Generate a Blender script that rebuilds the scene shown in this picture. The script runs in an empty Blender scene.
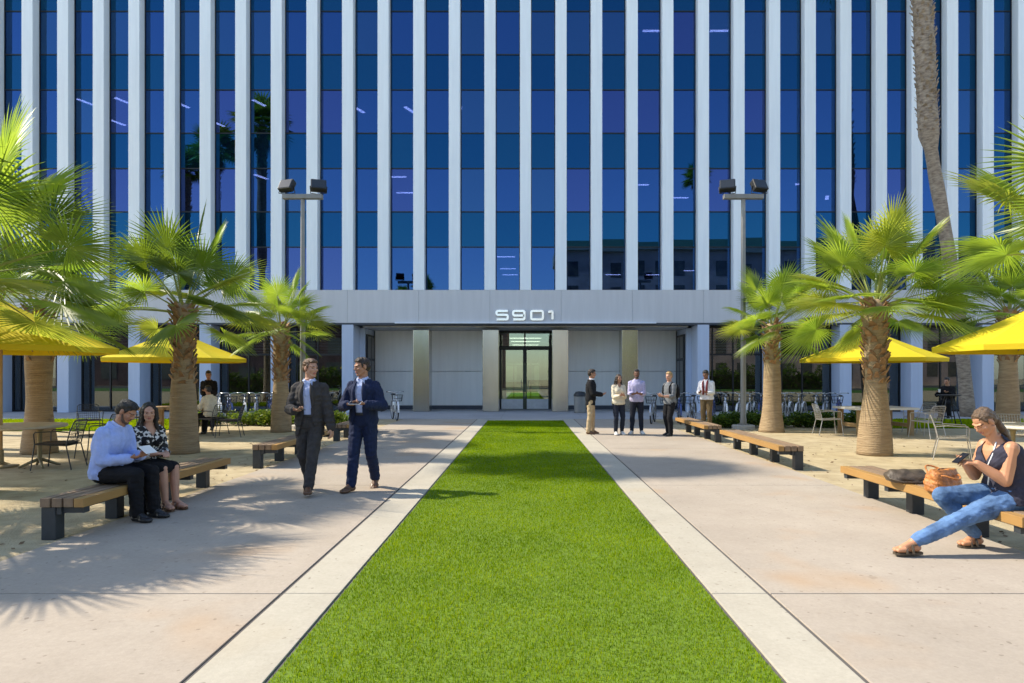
import bpy, bmesh, math, random
import numpy as np
from mathutils import Vector, Matrix, noise

random.seed(7); np.random.seed(7)
PI = math.pi
R = math.radians
scene = bpy.context.scene
COL = scene.collection
V = Vector

# ---------------------------------------------------------------- materials
_mats = {}
def mat(name, col, rough=0.6, metal=0.0, var=0.12, vscale=4.0, bump=0.0, bscale=60.0, spec=0.5, emis=None, estr=0, stretch=None, detail=4, col2=None, trans=0.0):
    if name in _mats: return _mats[name]
    m = bpy.data.materials.new(name); m.use_nodes = True
    nt = m.node_tree; N = nt.nodes; L = nt.links
    b = N['Principled BSDF']
    b.inputs['Roughness'].default_value = rough
    b.inputs['Metallic'].default_value = metal
    b.inputs['Specular IOR Level'].default_value = spec
    tc = N.new('ShaderNodeTexCoord')
    src = tc.outputs['Object']
    if stretch:
        mp = N.new('ShaderNodeMapping'); mp.inputs['Scale'].default_value = stretch
        L.new(src, mp.inputs['Vector']); src = mp.outputs['Vector']
    c = list(col) + [1]
    if var > 0 or col2:
        n = N.new('ShaderNodeTexNoise'); n.inputs['Scale'].default_value = vscale; n.inputs['Detail'].default_value = detail
        n.inputs['Roughness'].default_value = 0.6
        L.new(src, n.inputs['Vector'])
        r = N.new('ShaderNodeValToRGB')
        r.color_ramp.elements[0].position = 0.3; r.color_ramp.elements[1].position = 0.7
        if col2:
            r.color_ramp.elements[0].color = list(col2) + [1]; r.color_ramp.elements[1].color = c
        else:
            r.color_ramp.elements[0].color = [x * (1 - var) for x in col] + [1]
            r.color_ramp.elements[1].color = [min(1, x * (1 + var)) for x in col] + [1]
        L.new(n.outputs['Fac'], r.inputs['Fac']); L.new(r.outputs['Color'], b.inputs['Base Color'])
    else:
        b.inputs['Base Color'].default_value = c
    if bump > 0:
        n2 = N.new('ShaderNodeTexNoise'); n2.inputs['Scale'].default_value = bscale; n2.inputs['Detail'].default_value = 5
        L.new(src, n2.inputs['Vector'])
        bp = N.new('ShaderNodeBump'); bp.inputs['Strength'].default_value = bump; bp.inputs['Distance'].default_value = 0.02
        L.new(n2.outputs['Fac'], bp.inputs['Height']); L.new(bp.outputs['Normal'], b.inputs['Normal'])
    if emis:
        b.inputs['Emission Color'].default_value = list(emis) + [1]; b.inputs['Emission Strength'].default_value = estr
    _mats[name] = m
    return m

def leaf_mat(name, col, tcol, rough=0.45, vscale=3.0, tfac=0.5):
    if name in _mats: return _mats[name]
    m = bpy.data.materials.new(name); m.use_nodes = True
    nt = m.node_tree; N = nt.nodes; L = nt.links
    b = N['Principled BSDF']; out = N['Material Output']
    b.inputs['Roughness'].default_value = rough; b.inputs['Specular IOR Level'].default_value = 0.05 if name.startswith('turf') else 0.6 if name.startswith('frond') else 0.3
    tc = N.new('ShaderNodeTexCoord'); n = N.new('ShaderNodeTexNoise'); n.inputs['Scale'].default_value = vscale; n.inputs['Detail'].default_value = 5
    L.new(tc.outputs['Object'], n.inputs['Vector'])
    def ramp(c):
        r = N.new('ShaderNodeValToRGB'); r.color_ramp.elements[0].position = .3; r.color_ramp.elements[1].position = .7
        r.color_ramp.elements[0].color = (c[0]*.7, c[1]*.78, c[2]*.8, 1); r.color_ramp.elements[1].color = (min(1,c[0]*1.3), min(1,c[1]*1.2), c[2]*1.1, 1)
        L.new(n.outputs['Fac'], r.inputs['Fac']); return r.outputs['Color']
    L.new(ramp(col), b.inputs['Base Color'])
    t = N.new('ShaderNodeBsdfTranslucent'); L.new(ramp(tcol), t.inputs['Color'])
    mx = N.new('ShaderNodeMixShader'); mx.inputs[0].default_value = tfac
    L.new(b.outputs[0], mx.inputs[1]); L.new(t.outputs[0], mx.inputs[2]); L.new(mx.outputs[0], out.inputs[0])
    _mats[name] = m
    return m

def glass_mat(name, gcol, tcol, fac, rough=0.0, diff=None, wave=0.0):
    """tinted architectural glass: mirror-like coating mixed with a tinted see-through (or opaque) pane"""
    if name in _mats: return _mats[name]
    m = bpy.data.materials.new(name); m.use_nodes = True
    nt = m.node_tree; N = nt.nodes; L = nt.links
    N.remove(N['Principled BSDF']); out = N['Material Output']
    g = N.new('ShaderNodeBsdfGlossy'); g.inputs['Color'].default_value = list(gcol) + [1]; g.inputs['Roughness'].default_value = rough
    if diff: t = N.new('ShaderNodeBsdfDiffuse'); t.inputs['Color'].default_value = list(diff) + [1]
    else: t = N.new('ShaderNodeBsdfTransparent'); t.inputs['Color'].default_value = list(tcol) + [1]
    mx = N.new('ShaderNodeMixShader'); mx.inputs[0].default_value = fac
    if wave:
        tc = N.new('ShaderNodeTexCoord'); n = N.new('ShaderNodeTexNoise'); n.inputs['Scale'].default_value = 0.8; n.inputs['Detail'].default_value = 1
        L.new(tc.outputs['Object'], n.inputs['Vector'])
        bp = N.new('ShaderNodeBump'); bp.inputs['Strength'].default_value = wave; bp.inputs['Distance'].default_value = 0.02
        L.new(n.outputs['Fac'], bp.inputs['Height']); L.new(bp.outputs['Normal'], g.inputs['Normal'])
    L.new(t.outputs[0], mx.inputs[1]); L.new(g.outputs[0], mx.inputs[2]); L.new(mx.outputs[0], out.inputs[0])
    _mats[name] = m
    return m

# ---------------------------------------------------------------- mesh collector
class MB:
    def __init__(s): s.v = []; s.f = []; s.m = []; s.mi = 0
    def add(s, vs, fs):
        o = len(s.v); s.v.extend([tuple(v) for v in vs]); s.f.extend([tuple(o + i for i in f) for f in fs]); s.m.extend([s.mi] * len(fs)); return s
    def box(s, x0, x1, y0, y1, z0, z1):
        return s.add([(x0,y0,z0),(x1,y0,z0),(x1,y1,z0),(x0,y1,z0),(x0,y0,z1),(x1,y0,z1),(x1,y1,z1),(x0,y1,z1)],
              [(3,2,1,0),(4,5,6,7),(0,1,5,4),(1,2,6,5),(2,3,7,6),(3,0,4,7)])
    def obox(s, c, size, rot=None):
        h = V(size) * .5; M = rot if rot is not None else Matrix.Identity(3)
        vs = [V(c) + M @ V((sx*h.x, sy*h.y, sz*h.z)) for sz in (-1,1) for sx, sy in ((-1,-1),(1,-1),(1,1),(-1,1))]
        return s.add(vs, [(3,2,1,0),(4,5,6,7),(0,1,5,4),(1,2,6,5),(2,3,7,6),(3,0,4,7)])
    def rings(s, rings, cap=True, closed=False):
        n = len(rings[0]); vs = [p for r in rings for p in r]; fs = []
        k = len(rings)
        for i in range(k if closed else k - 1):
            for j in range(n):
                a = i*n+j; b = i*n+(j+1)%n; i2 = (i+1) % k
                fs.append((a, b, i2*n+(j+1)%n, i2*n+j))
        if cap and not closed:
            fs.append(tuple(range(n))[::-1]); fs.append(tuple((k-1)*n + j for j in range(n)))
        return s.add(vs, fs)
    def tube(s, pts, rad, n=8, cap=True, closed=False):
        pts = [V(p) for p in pts]; k = len(pts)
        rr = rad if isinstance(rad, (list, tuple)) else [rad] * k
        out = []; up = None
        for i in range(k):
            if closed: t = (pts[(i+1) % k] - pts[i-1])
            else: t = pts[min(i+1, k-1)] - pts[max(i-1, 0)]
            t.normalize()
            if up is None:
                up = V((0,0,1)) if abs(t.z) < .9 else V((1,0,0))
            u = (up - t * up.dot(t)).normalized(); w = t.cross(u); up = u
            out.append([pts[i] + (u*math.cos(a) + w*math.sin(a)) * rr[i] for a in [2*PI*j/n for j in range(n)]])
        return s.rings(out, cap, closed)
    def lathe(s, prof, c=(0,0,0), n=16, cap=True):
        c = V(c)
        return s.rings([[c + V((r*math.cos(2*PI*j/n), r*math.sin(2*PI*j/n), z)) for j in range(n)] for r, z in prof], cap)
    def ell(s, c, rad, M=None, n=14, m=9):
        c = V(c); M = M if M is not None else Matrix.Identity(3); rings = []
        for i in range(m + 1):
            a = -PI/2 + PI * (i + (.02 if i == 0 else -.02 if i == m else 0)) / m
            rings.append([c + M @ V((rad[0]*math.cos(a)*math.cos(2*PI*j/n), rad[1]*math.cos(a)*math.sin(2*PI*j/n), rad[2]*math.sin(a))) for j in range(n)])
        return s.rings(rings)
    def cap(s, p0, p1, r0, r1, n=12):
        p0, p1 = V(p0), V(p1); t = p1 - p0; l = t.length
        if l < 1e-6: return s.ell(p0, (r0, r0, r0))
        t /= l; u = (V((0,0,1)) if abs(t.z) < .9 else V((1,0,0))); u = (u - t*u.dot(t)).normalized(); w = t.cross(u)
        st = [(-1.0*r0*math.sin(a), r0*math.cos(a), 0) for a in (1.5, 1.0, .5)] + [(0, r0, 0), (l, r1, 0)] + [(l + r1*math.sin(a), r1*math.cos(a), 0) for a in (.5, 1.0, 1.5)]
        return s.rings([[p0 + t*h + (u*math.cos(2*PI*j/n) + w*math.sin(2*PI*j/n))*r for j in range(n)] for h, r, _ in st])
    def mesh(s, name, mats=(), smooth=False):
        me = bpy.data.meshes.new(name); me.from_pydata(s.v, [], s.f)
        for m in mats: me.materials.append(m)
        if len(mats) > 1: me.polygons.foreach_set('material_index', np.array(s.m, dtype=np.int32))
        if smooth: me.polygons.foreach_set('use_smooth', np.ones(len(s.f), dtype=bool))
        me.update(); return me
    def build(s, name, mats, parent=None, smooth=False, bevel=0, label=None, angle=None):
        if not isinstance(mats, (list, tuple)): mats = [mats]
        me = s.mesh(name, mats, smooth)
        if bevel:
            bm = bmesh.new(); bm.from_mesh(me)
            es = [e for e in bm.edges if len(e.link_faces) == 2 and e.calc_face_angle(0) > .6]
            bmesh.ops.bevel(bm, geom=es, offset=bevel, segments=2, affect='EDGES', profile=.6, clamp_overlap=True)
            bm.to_mesh(me); bm.free()
        if angle is not None:
            me.polygons.foreach_set('use_smooth', np.ones(len(me.polygons), dtype=bool)); me.set_sharp_from_angle(angle=angle)
        o = bpy.data.objects.new(name, me); COL.objects.link(o)
        if parent: o.parent = parent
        if label: o['label'] = label
        return o

def thing(name, label, cat, loc=(0,0,0), rz=0, group=None):
    o = bpy.data.objects.new(name, None); COL.objects.link(o); o.empty_display_size = .1
    o.location = loc; o.rotation_euler = (0,0,rz); o['label'] = label; o['category'] = cat
    if group: o['group'] = group
    return o
def tag(o, label, cat, group=None, kind=None):
    o['label'] = label; o['category'] = cat
    if group: o['group'] = group
    if kind: o['kind'] = kind
    return o
def struct(o, kind='structure'): o['kind'] = kind; return o
def copy_tree(o, parent=None):
    c = o.copy(); COL.objects.link(c)
    if parent: c.parent = parent
    for ch in o.children: copy_tree(ch, c)
    return c
def dup(o, loc, rz, label, group=None):
    c = copy_tree(o); c.location = loc; c.rotation_euler = (0,0,rz); c['label'] = label
    if group: c['group'] = group
    return c
def np_mesh(name, verts, faces, mats, parent=None, midx=None, smooth=False):
    me = bpy.data.meshes.new(name)
    nv, nf, k = len(verts), len(faces), faces.shape[1]
    me.vertices.add(nv); me.vertices.foreach_set('co', verts.astype(np.float32).ravel())
    me.loops.add(nf*k); me.loops.foreach_set('vertex_index', faces.astype(np.int32).ravel())
    me.polygons.add(nf); me.polygons.foreach_set('loop_start', np.arange(0, nf*k, k, dtype=np.int32))
    for m in mats: me.materials.append(m)
    if midx is not None: me.polygons.foreach_set('material_index', midx.astype(np.int32))
    if smooth: me.polygons.foreach_set('use_smooth', np.ones(nf, dtype=bool))
    me.update(calc_edges=True); me.validate()
    o = bpy.data.objects.new(name, me); COL.objects.link(o)
    if parent: o.parent = parent
    return o
# ================================================================ PEOPLE
def skin_mat(name, c):
    return mat(name, c, rough=.5, var=.08, vscale=9, bump=.05, bscale=160)
SK1 = skin_mat('skin_fair', (.50,.27,.18)); SK2 = skin_mat('skin_tan', (.40,.20,.12)); SK3 = skin_mat('skin_brown', (.20,.095,.055))
LIP = mat('lips', (.36,.12,.10), .45, var=0); EYE = mat('eye_dark', (.03,.022,.018), .2, var=0); EYW = mat('eye_white', (.20,.14,.11), .3, var=0)
BROW = mat('brow', (.05,.03,.02), .7, var=0)
def cloth(name, c, rough=.85, var=.14, vscale=18, bump=.25, bscale=230): return mat(name, c, rough, var=var, vscale=vscale, bump=bump, bscale=bscale, spec=.2)
def hairm(name, c): return mat(name, c, .42, var=.35, vscale=40, bump=.5, bscale=120, stretch=(3,3,.5))

def remeshed(soup, name, mats, voxel, parent, iters=3, wrinkle=0.0, wfreq=9, seed=0, post=None):
    me = soup.mesh('tmp'); ob = bpy.data.objects.new('tmp', me); COL.objects.link(ob)
    md = ob.modifiers.new('r', 'REMESH'); md.mode = 'VOXEL'; md.voxel_size = voxel; md.adaptivity = 0
    if iters:
        sm = ob.modifiers.new('s', 'SMOOTH'); sm.factor = .5; sm.iterations = iters
    dg = bpy.context.evaluated_depsgraph_get(); dg.update()
    new = bpy.data.meshes.new_from_object(ob.evaluated_get(dg))
    bpy.data.objects.remove(ob); bpy.data.meshes.remove(me)
    new.name = name; new.materials.clear()
    for m in mats: new.materials.append(m)
    n = len(new.vertices); co = np.empty(n*3, np.float32); new.vertices.foreach_get('co', co); co = co.reshape(-1,3)
    if wrinkle:
        no = np.empty(n*3, np.float32); new.vertices.foreach_get('normal', no); no = no.reshape(-1,3)
        rs = np.random.RandomState(seed); d = np.zeros(n)
        for k in range(7):
            w = rs.randn(3) * wfreq * (1 + .5*k); w[2] *= 1.5
            q = co @ w + 2.2*np.sin(co @ (rs.randn(3)*wfreq*.6) + rs.rand()*6)
            d += np.sin(q + rs.rand()*6.28) / (1 + .45*k)
        co = co + no * (d * wrinkle * .5)[:,None]
        new.vertices.foreach_set('co', co.astype(np.float32).ravel())
    if post: post(new, co)
    new.polygons.foreach_set('use_smooth', np.ones(len(new.polygons), dtype=bool)); new.update()
    o = bpy.data.objects.new(name, new); COL.objects.link(o); o.parent = parent
    return o

def face_centres(me):
    c = np.empty(len(me.polygons)*3, np.float32); me.polygons.foreach_get('center', c); return c.reshape(-1,3)
def cut_faces(me, mask):
    bm = bmesh.new(); bm.from_mesh(me); bm.faces.ensure_lookup_table()
    bmesh.ops.delete(bm, geom=[bm.faces[i] for i in np.nonzero(mask)[0]], context='FACES')
    bm.to_mesh(me); bm.free()

def fwd(a): return V((math.sin(a), -math.cos(a), 0))
def lft(a): return V((math.cos(a), math.sin(a), 0))

def ik(a, b, l1, l2, pole):
    d = b - a; L = d.length
    if L > (l1 + l2) * .999: b = a + d * ((l1 + l2) * .999 / L); d = b - a; L = d.length
    x = (l1*l1 - l2*l2 + L*L) / (2*L); h = math.sqrt(max(0, l1*l1 - x*x)); t = d / L
    p = pole - t * pole.dot(t)
    p = p.normalized() if p.length > 1e-5 else V((0,1,0))
    return a + t*x + p*h, b

class Human:
    """one person, local frame: facing -Y, own left is +X, feet at z = 0"""
    def __init__(s, label, loc, rz, H=1.78, female=False, skin=SK1, voxel=.006, pelvis=(0,0,.95), pyaw=0, lean0=0, lean1=4, syaw=0, hyaw=0, hpitch=0, hroll=0, side=0,
                 wrL=(.27,-.04,.84), wrR=(-.27,-.04,.84), poleL=(.4,1,-.2), poleR=(-.4,1,-.2), hdL=None, hdR=None, pnL=None, pnR=None, curlL=.35, curlR=.35,
                 anL=(.09,0,.085), anR=(-.09,0,.085), kpL=(.12,-1,.1), kpR=(-.12,-1,.1), toeL=.15, toeR=-.15, fpL=0, fpR=0, stout=1.0, group=None, legk=1.0):
        k = s.k = H/1.78; s.voxel = voxel; s.female = female; s.skin = skin
        loc = V(loc)
        if abs(loc.x) < 4.7: loc.z = .014          # standing on the raised pavement slabs
        s.root = thing('person', label, 'person', loc, rz, group)
        s.P = V(pelvis); s.stout = stout
        # spine
        pyaw, syaw, hyaw, hpitch, hroll = R(pyaw), R(syaw), R(hyaw), R(hpitch), R(hroll)
        s.pyaw = pyaw; s.down = hpitch > .33
        def st(h):  # station at height h above the pelvis centre (unscaled metres) -> centre, left axis, forward axis, up axis
            n = 12; p = s.P.copy(); hh = h
            for i in range(n):
                u = max(0, (i+.5)/n*hh/.55); a = R(lean0 + (lean1-lean0)*min(1.1, u)) ; yw = pyaw + (syaw-pyaw)*min(1, u)
                d = fwd(yw)*math.sin(a) + V((0,0,1))*math.cos(a) + lft(yw)*R(side)*u
                p = p + d * (hh*k/n)
            u = max(0, hh/.55); a = R(lean0 + (lean1-lean0)*min(1.1, u)); yw = pyaw + (syaw-pyaw)*min(1, u)
            up = (fwd(yw)*math.sin(a) + V((0,0,1))*math.cos(a)).normalized()
            return p, lft(yw), (fwd(yw)*math.cos(a) - V((0,0,1))*math.sin(a)).normalized(), up
        s.st = st
        f = female
        s.prof = ([(-.12,.07,.07),(-.07,.150,.11),(.0,.178,.122),(.08,.160,.112),(.17,.132,.098),(.26,.140,.105),(.35,.156,.122),(.41,.152,.110),(.455,.128,.092),(.495,.088,.072),(.53,.060,.060),(.565,.053,.055)] if f else
                  [(-.12,.07,.07),(-.07,.150,.11),(.0,.170,.120),(.09,.160,.114),(.18,.152,.110),(.27,.162,.116),(.36,.176,.124),(.41,.174,.118),(.455,.150,.102),(.495,.105,.082),(.535,.072,.068),(.575,.060,.060)])
        s.prof = [(h, a*(stout if h < .46 else 1), b*(stout if h < .46 else 1)) for h, a, b in s.prof]
        sw = .142 if f else .163
        p, lx, fx, up = st(.447)
        s.shL = p + lx*sw*k - fx*.005; s.shR = p - lx*sw*k - fx*.005
        p, lx, fx, up = st(0)
        s.hpL = p + lx*.088*k - up*.01; s.hpR = p - lx*.088*k - up*.01
        ua, fa = .295*k, .255*k
        # targets are given in the local frame
        def tov(v): return V(v)
        s.elL, s.wrL = ik(s.shL, tov(wrL), ua, fa, V(poleL)); s.elR, s.wrR = ik(s.shR, tov(wrR), ua, fa, V(poleR))
        s.knL, s.anL = ik(s.hpL, tov(anL), .44*k*legk, .425*k*legk, V(kpL)); s.knR, s.anR = ik(s.hpR, tov(anR), .44*k*legk, .425*k*legk, V(kpR))
        s.hdL = V(hdL).normalized() if hdL else (s.wrL - s.elL).normalized(); s.hdR = V(hdR).normalized() if hdR else (s.wrR - s.elR).normalized()
        s.pnL = V(pnL) if pnL else V((-1,0,0)); s.pnR = V(pnR) if pnR else V((1,0,0))
        s.curl = (curlL, curlR); s.toe = (toeL + pyaw, toeR + pyaw); s.fp = (R(fpL), R(fpR))
        # head
        nb, lx, fx, up = st(.555); s.neck = nb
        hy = hyaw
        tilt = .35*hpitch + R(lean1)*.75
        ndir = (fwd(hy)*math.sin(tilt) + V((0,0,1))*math.cos(tilt))
        s.head = nb + ndir*.150*k + fwd(hy)*.012*k
        Fw = fwd(hy)*math.cos(hpitch) - V((0,0,1))*math.sin(hpitch); Lx = lft(hy); Up = Lx.cross(Fw) * -1
        if Up.z < 0: Up = -Up
        if hroll:
            q = Matrix.Rotation(hroll, 3, Fw); Lx = q @ Lx; Up = q @ Up
        s.hM = Matrix((Lx, -Fw, Up)).transposed()   # columns: left, back, up
        s.hk = k * (.96 if f else 1.0)
        s.body()
    def hp(s, x, y, z): return s.head + s.hM @ (V((x,y,z))*s.hk)
    def torso(s, B, infl=0, hmin=-9, hmax=9, extra=None, n=20):
        rings = []
        pr = extra or [(h, a+infl, b+infl) for h, a, b in s.prof if hmin <= h <= hmax]
        for h, a, b in pr:
            p, lx, fx, up = s.st(h)
            ring = []
            for j in range(n):
                t = 2*PI*j/n; cx, cy = math.cos(t), math.sin(t)
                # a superellipse section: a chest is flatter than an ellipse
                e = .86
                ring.append(p + lx*(a*s.k*math.copysign(abs(cx)**e, cx)) + fx*(b*s.k*math.copysign(abs(cy)**e, cy)))
            rings.append(ring)
        B.rings(rings)
        if s.female and hmax > .3:
            for sg in (-1, 1):
                p, lx, fx, up = s.st(.335); B.ell(p + lx*sg*.072*s.k + fx*(.085*s.stout)*s.k, tuple((q+infl)*s.k for q in (.066,.066,.066)))
    def arm(s, B, side, r=(.056,.047,.044,.030), infl=0, stop=1.0):
        k = s.k; sh, el, wr = (s.shL, s.elL, s.wrL) if side > 0 else (s.shR, s.elR, s.wrR)
        m = s.stout**.6 if s.stout > 1 else 1
        r = [(q*m + infl)*k for q in r]
        B.cap(sh, el, r[0], r[1])
        if stop > 0: B.cap(el, el + (wr-el)*.35, r[1]*.98, r[2]); B.cap(el + (wr-el)*.35, el + (wr-el)*stop, r[2], r[3])
    def leg(s, B, side, r=(.090,.078,.056,.058,.040), infl=0, stop=1.0):
        k = s.k; hp, kn, an = (s.hpL, s.knL, s.anL) if side > 0 else (s.hpR, s.knR, s.anR)
        r = [(q*(s.stout**.5) + infl)*k for q in r]
        B.cap(hp, hp + (kn-hp)*.45, r[0], r[1]); B.cap(hp + (kn-hp)*.45, kn, r[1], r[2])
        back = ((kn-hp).normalized() + (kn-an).normalized())
        c = kn + (an-kn)*.32 - (back.normalized()*.012*k if back.length > .1 else V((0,-.008,0)))
        B.cap(kn, c, r[2]*.97, r[3])
        if stop > .35: B.cap(c, kn + (an-kn)*stop, r[3], r[4])
    def footM(s, side):
        i = 0 if side > 0 else 1; yw = s.toe[i]; pt = s.fp[i]
        F = fwd(yw)*math.cos(pt) - V((0,0,1))*math.sin(pt); Lx = lft(yw); return F, Lx, F.cross(Lx)*-1 if F.cross(Lx).z < 0 else F.cross(Lx)
    def foot(s, B, side, g=0.0):
        k = s.k; an = s.anL if side > 0 else s.anR; F, Lx, U = s.footM(side)
        B.cap(an, an - U*.035*k - F*.015*k, (.038+g)*k, (.034+g)*k)
        B.cap(an - U*.045*k - F*.03*k, an - U*.055*k + F*.11*k, (.034+g)*k, (.030+g*.7)*k)
        B.cap(an - U*.005*k + F*.01*k, an - U*.05*k + F*.11*k, (.036+g)*k, (.028+g)*k)
        for o, ln in ((-.026,.155),(0,.165),(.024,.15)):
            B.cap(an - U*.057*k + F*.09*k + Lx*o*k, an - U*.064*k + F*ln*k + Lx*o*k, (.027+g)*k, (.018+g)*k)
    def hand(s, B, side):
        k = s.k*.97; w, d, n, cu = (s.wrL, s.hdL, s.pnL, s.curl[0]) if side > 0 else (s.wrR, s.hdR, s.pnR, s.curl[1])
        n = (n - d*n.dot(d)); n = n.normalized() if n.length > 1e-4 else V((0,0,-1))
        th = d.cross(n) * (-1 if side > 0 else 1)
        th.normalize()
        f = .9 if s.female else 1
        M = Matrix((th, d, n)).transposed()
        B.cap(w - d*.02*k, w + d*.02*k, .027*k*f, .026*k*f)
        for o in (-.026, -.009, .009, .026): B.cap(w + d*.01*k + th*o*.7*k, w + d*.088*k + th*o*k, .0155*k*f, .0125*k*f)
        B.cap(w + d*.02*k + th*.022*k + n*.006*k, w + d*.06*k + th*.026*k + n*.006*k, .016*k*f, .014*k*f)
        for o, ln, j in ((.030,.070,0),(.0105,.078,1),(-.0105,.073,2),(-.030,.058,3)):
            p = w + d*(.090 - abs(o-.005)*.2)*k + th*o*k; a = cu*(.8 + .12*j); r = .0093*k*f
            for q, (fr, rr) in enumerate(((.45,1),(.31,.93),(.24,.85))):
                dd = d*math.cos(a) + n*math.sin(a) + th*o*1.2; p2 = p + dd.normalized()*ln*fr*k; B.cap(p, p2, r, r*.93, 8); p = p2; r *= .93; a += cu*1.15
        p = w + d*.025*k + th*.03*k; dd = (th*.75 + d*.62 + n*.2).normalized(); p2 = p + dd*.038*k; B.cap(p, p2, .0125*k*f, .0105*k*f, 8)
        p3 = p2 + (dd*.6 + d*.45 + n*cu*.6).normalized()*.030*k; B.cap(p2, p3, .0105*k*f, .0085*k*f, 8)
    def headsoup(s, B):
        hk = s.hk; M = s.hM; f = s.female
        e = lambda c, r, MM=None: B.ell(s.hp(*c), tuple(q*hk for q in r), M if MM is None else M @ MM, 18, 12)
        c = lambda a, b, r0, r1: B.cap(s.hp(*a), s.hp(*b), r0*hk, r1*hk)
        e((0,.014,.036), (.075,.096,.082)); e((0,-.022,-.022), (.064,.070,.082)); e((0,-.040,-.080), (.044 if f else .050,.042,.034))
        e((0,-.068,-.098), (.022,.018,.016)); c((-.05,.0,-.055), (-.022,-.062,-.094), .024, .018); c((.05,.0,-.055), (.022,-.062,-.094), .024, .018)
        c((0,-.088,.020), (0,-.104,-.020), .0075, .0125); c((-.011,-.094,-.024), (.011,-.094,-.024), .0085, .0085)
        c((-.042,-.074,.030), (-.008,-.088,.026), .010, .0095); c((.042,-.074,.030), (.008,-.088,.026), .010, .0095)
        e((-.043,-.062,-.018), (.022,.022,.020)); e((.043,-.062,-.018), (.022,.022,.020))
        c((-.018,-.088,-.053), (.018,-.088,-.053), .0065, .0065); c((-.014,-.086,-.064), (.014,-.086,-.064), .0075, .0075)
        e((-.030,-.070,.008), (.014,.014,.012)); e((.030,-.070,.008), (.014,.014,.012))
        for sg in (-1, 1):
            e((sg*.076,.012,-.004), (.009,.020,.031))
        B.cap(s.neck - V((0,0,.06))*s.k, s.hp(0,.022,-.05), (.050 if f else .058)*s.k, (.046 if f else .054)*s.k)
    def body(s):
        B = MB(); s.torso(B)
        for sd in (-1, 1): s.arm(B, sd); s.leg(B, sd); s.foot(B, sd); s.hand(B, sd)
        s.headsoup(B)
        Mi = s.hM.transposed(); H = np.array(s.head); hk = s.hk
        A = np.array(Mi)
        def post(me, co):
            c = (face_centres(me) - H) @ A.T / hk
            idx = np.zeros(len(c), np.int32); x = np.abs(c[:,0]); fr = c[:,1] < -.05
            idx[fr & (((x-.030)/.0135)**2 + ((c[:,2]-.008)/.0052)**2 < 1)] = 3
            idx[fr & (((x-.030)/.0085)**2 + ((c[:,2]-.008)/.0062)**2 < 1)] = 2
            if s.down: idx[:] = 0; idx[fr & (((x-.030)/.0135)**2 + ((c[:,2]-.003)/.0030)**2 < 1)] = 4
            zb = .0275 - .10*np.maximum(0, x-.034)
            idx[fr & (x > .013) & (x < .052) & (np.abs(c[:,2]-zb) < .0042)] = 4
            idx[fr & (x < .024 - .6*np.abs(c[:,2]+.0585)) & (np.abs(c[:,2]+.0585) < .0125)] = 1
            me.polygons.foreach_set('material_index', idx)
        remeshed(B, 'body', [s.skin, LIP, EYE, EYW, BROW], s.voxel, s.root, 2, post=post)
    # ---- clothes, hair
    def hair(s, m, style='short', name='hair'):
        B = MB(); hk = s.hk; M = s.hM
        e = lambda c, r, rx=0: B.ell(s.hp(*c), tuple(q*hk for q in r), M @ Matrix.Rotation(rx, 3, 'X'), 18, 12)
        c = lambda a, b, r0, r1: B.cap(s.hp(*a), s.hp(*b), r0*hk, r1*hk)
        e((0,.026,.052), (.0815,.096,.080), .12); e((0,.060,.0), (.074,.062,.080))
        for sg in (-1, 1): c((sg*.068,-.018,.042), (sg*.069,-.022,.004), .014, .008)
        if style == 'short':
            e((0,-.020,.098), (.060,.062,.036), .25); c((-.04,-.058,.088), (.045,-.055,.09), .017, .019)
        if style == 'thin':
            pass
        if style in ('long', 'pony'):
            for sg in (-1, 1): c((sg*.02,-.034,.098), (sg*.064,-.026,.045), .022, .018)
        if style == 'long':
            p, lx, fx, up = s.st(.36)
            for o in (-.09, -.045, 0, .045, .09):
                c((o*.8,.065 - abs(o)*.4,.03), (o*.95,.082 - abs(o)*.3,-.11), .036, .036); B.cap(s.hp(o*.95,.082 - abs(o)*.3,-.11), p + lx*o*1.25*s.k - fx*(.105)*s.k + up*.02, .036*hk, .022*hk)
            for sg in (-1, 1):
                c((sg*.066,-.024,.05), (sg*.074,-.012,-.06), .019, .022); c((sg*.074,-.012,-.06), (sg*.088,-.01,-.17), .024, .02); B.cap(s.hp(sg*.088,-.01,-.17), s.st(.40)[0] + s.st(.40)[1]*sg*.10*s.k + s.st(.40)[2]*.085*s.k, .024*hk, .016*hk)
        if style == 'pony':
            q = s.hp(0,.115,.0); p, lx, fx, up = s.st(.38)
            c((0,.09,.03), (0,.118,.0), .03, .026); B.cap(q, q*.45 + (p - fx*.15)*.55, .030*hk, .036*hk); B.cap(q*.45 + (p - fx*.15)*.55, p - fx*.135*s.k, .036*hk, .016*hk)
        return remeshed(B, name, [m], min(s.voxel, .007), s.root, 2, wrinkle=.004, wfreq=45, seed=3)
    def beard(s, m):
        B = MB(); hk = s.hk
        c = lambda a, b, r0, r1: B.cap(s.hp(*a), s.hp(*b), r0*hk, r1*hk)
        for sg in (-1, 1):
            c((sg*.066,-.012,-.03), (sg*.052,-.036,-.078), .011, .016); c((sg*.052,-.036,-.078), (sg*.012,-.074,-.104), .018, .018); c((sg*.006,-.094,-.040), (sg*.026,-.082,-.054), .006, .007)
        return remeshed(B, 'beard', [m], .006, s.root, 1)
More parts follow.
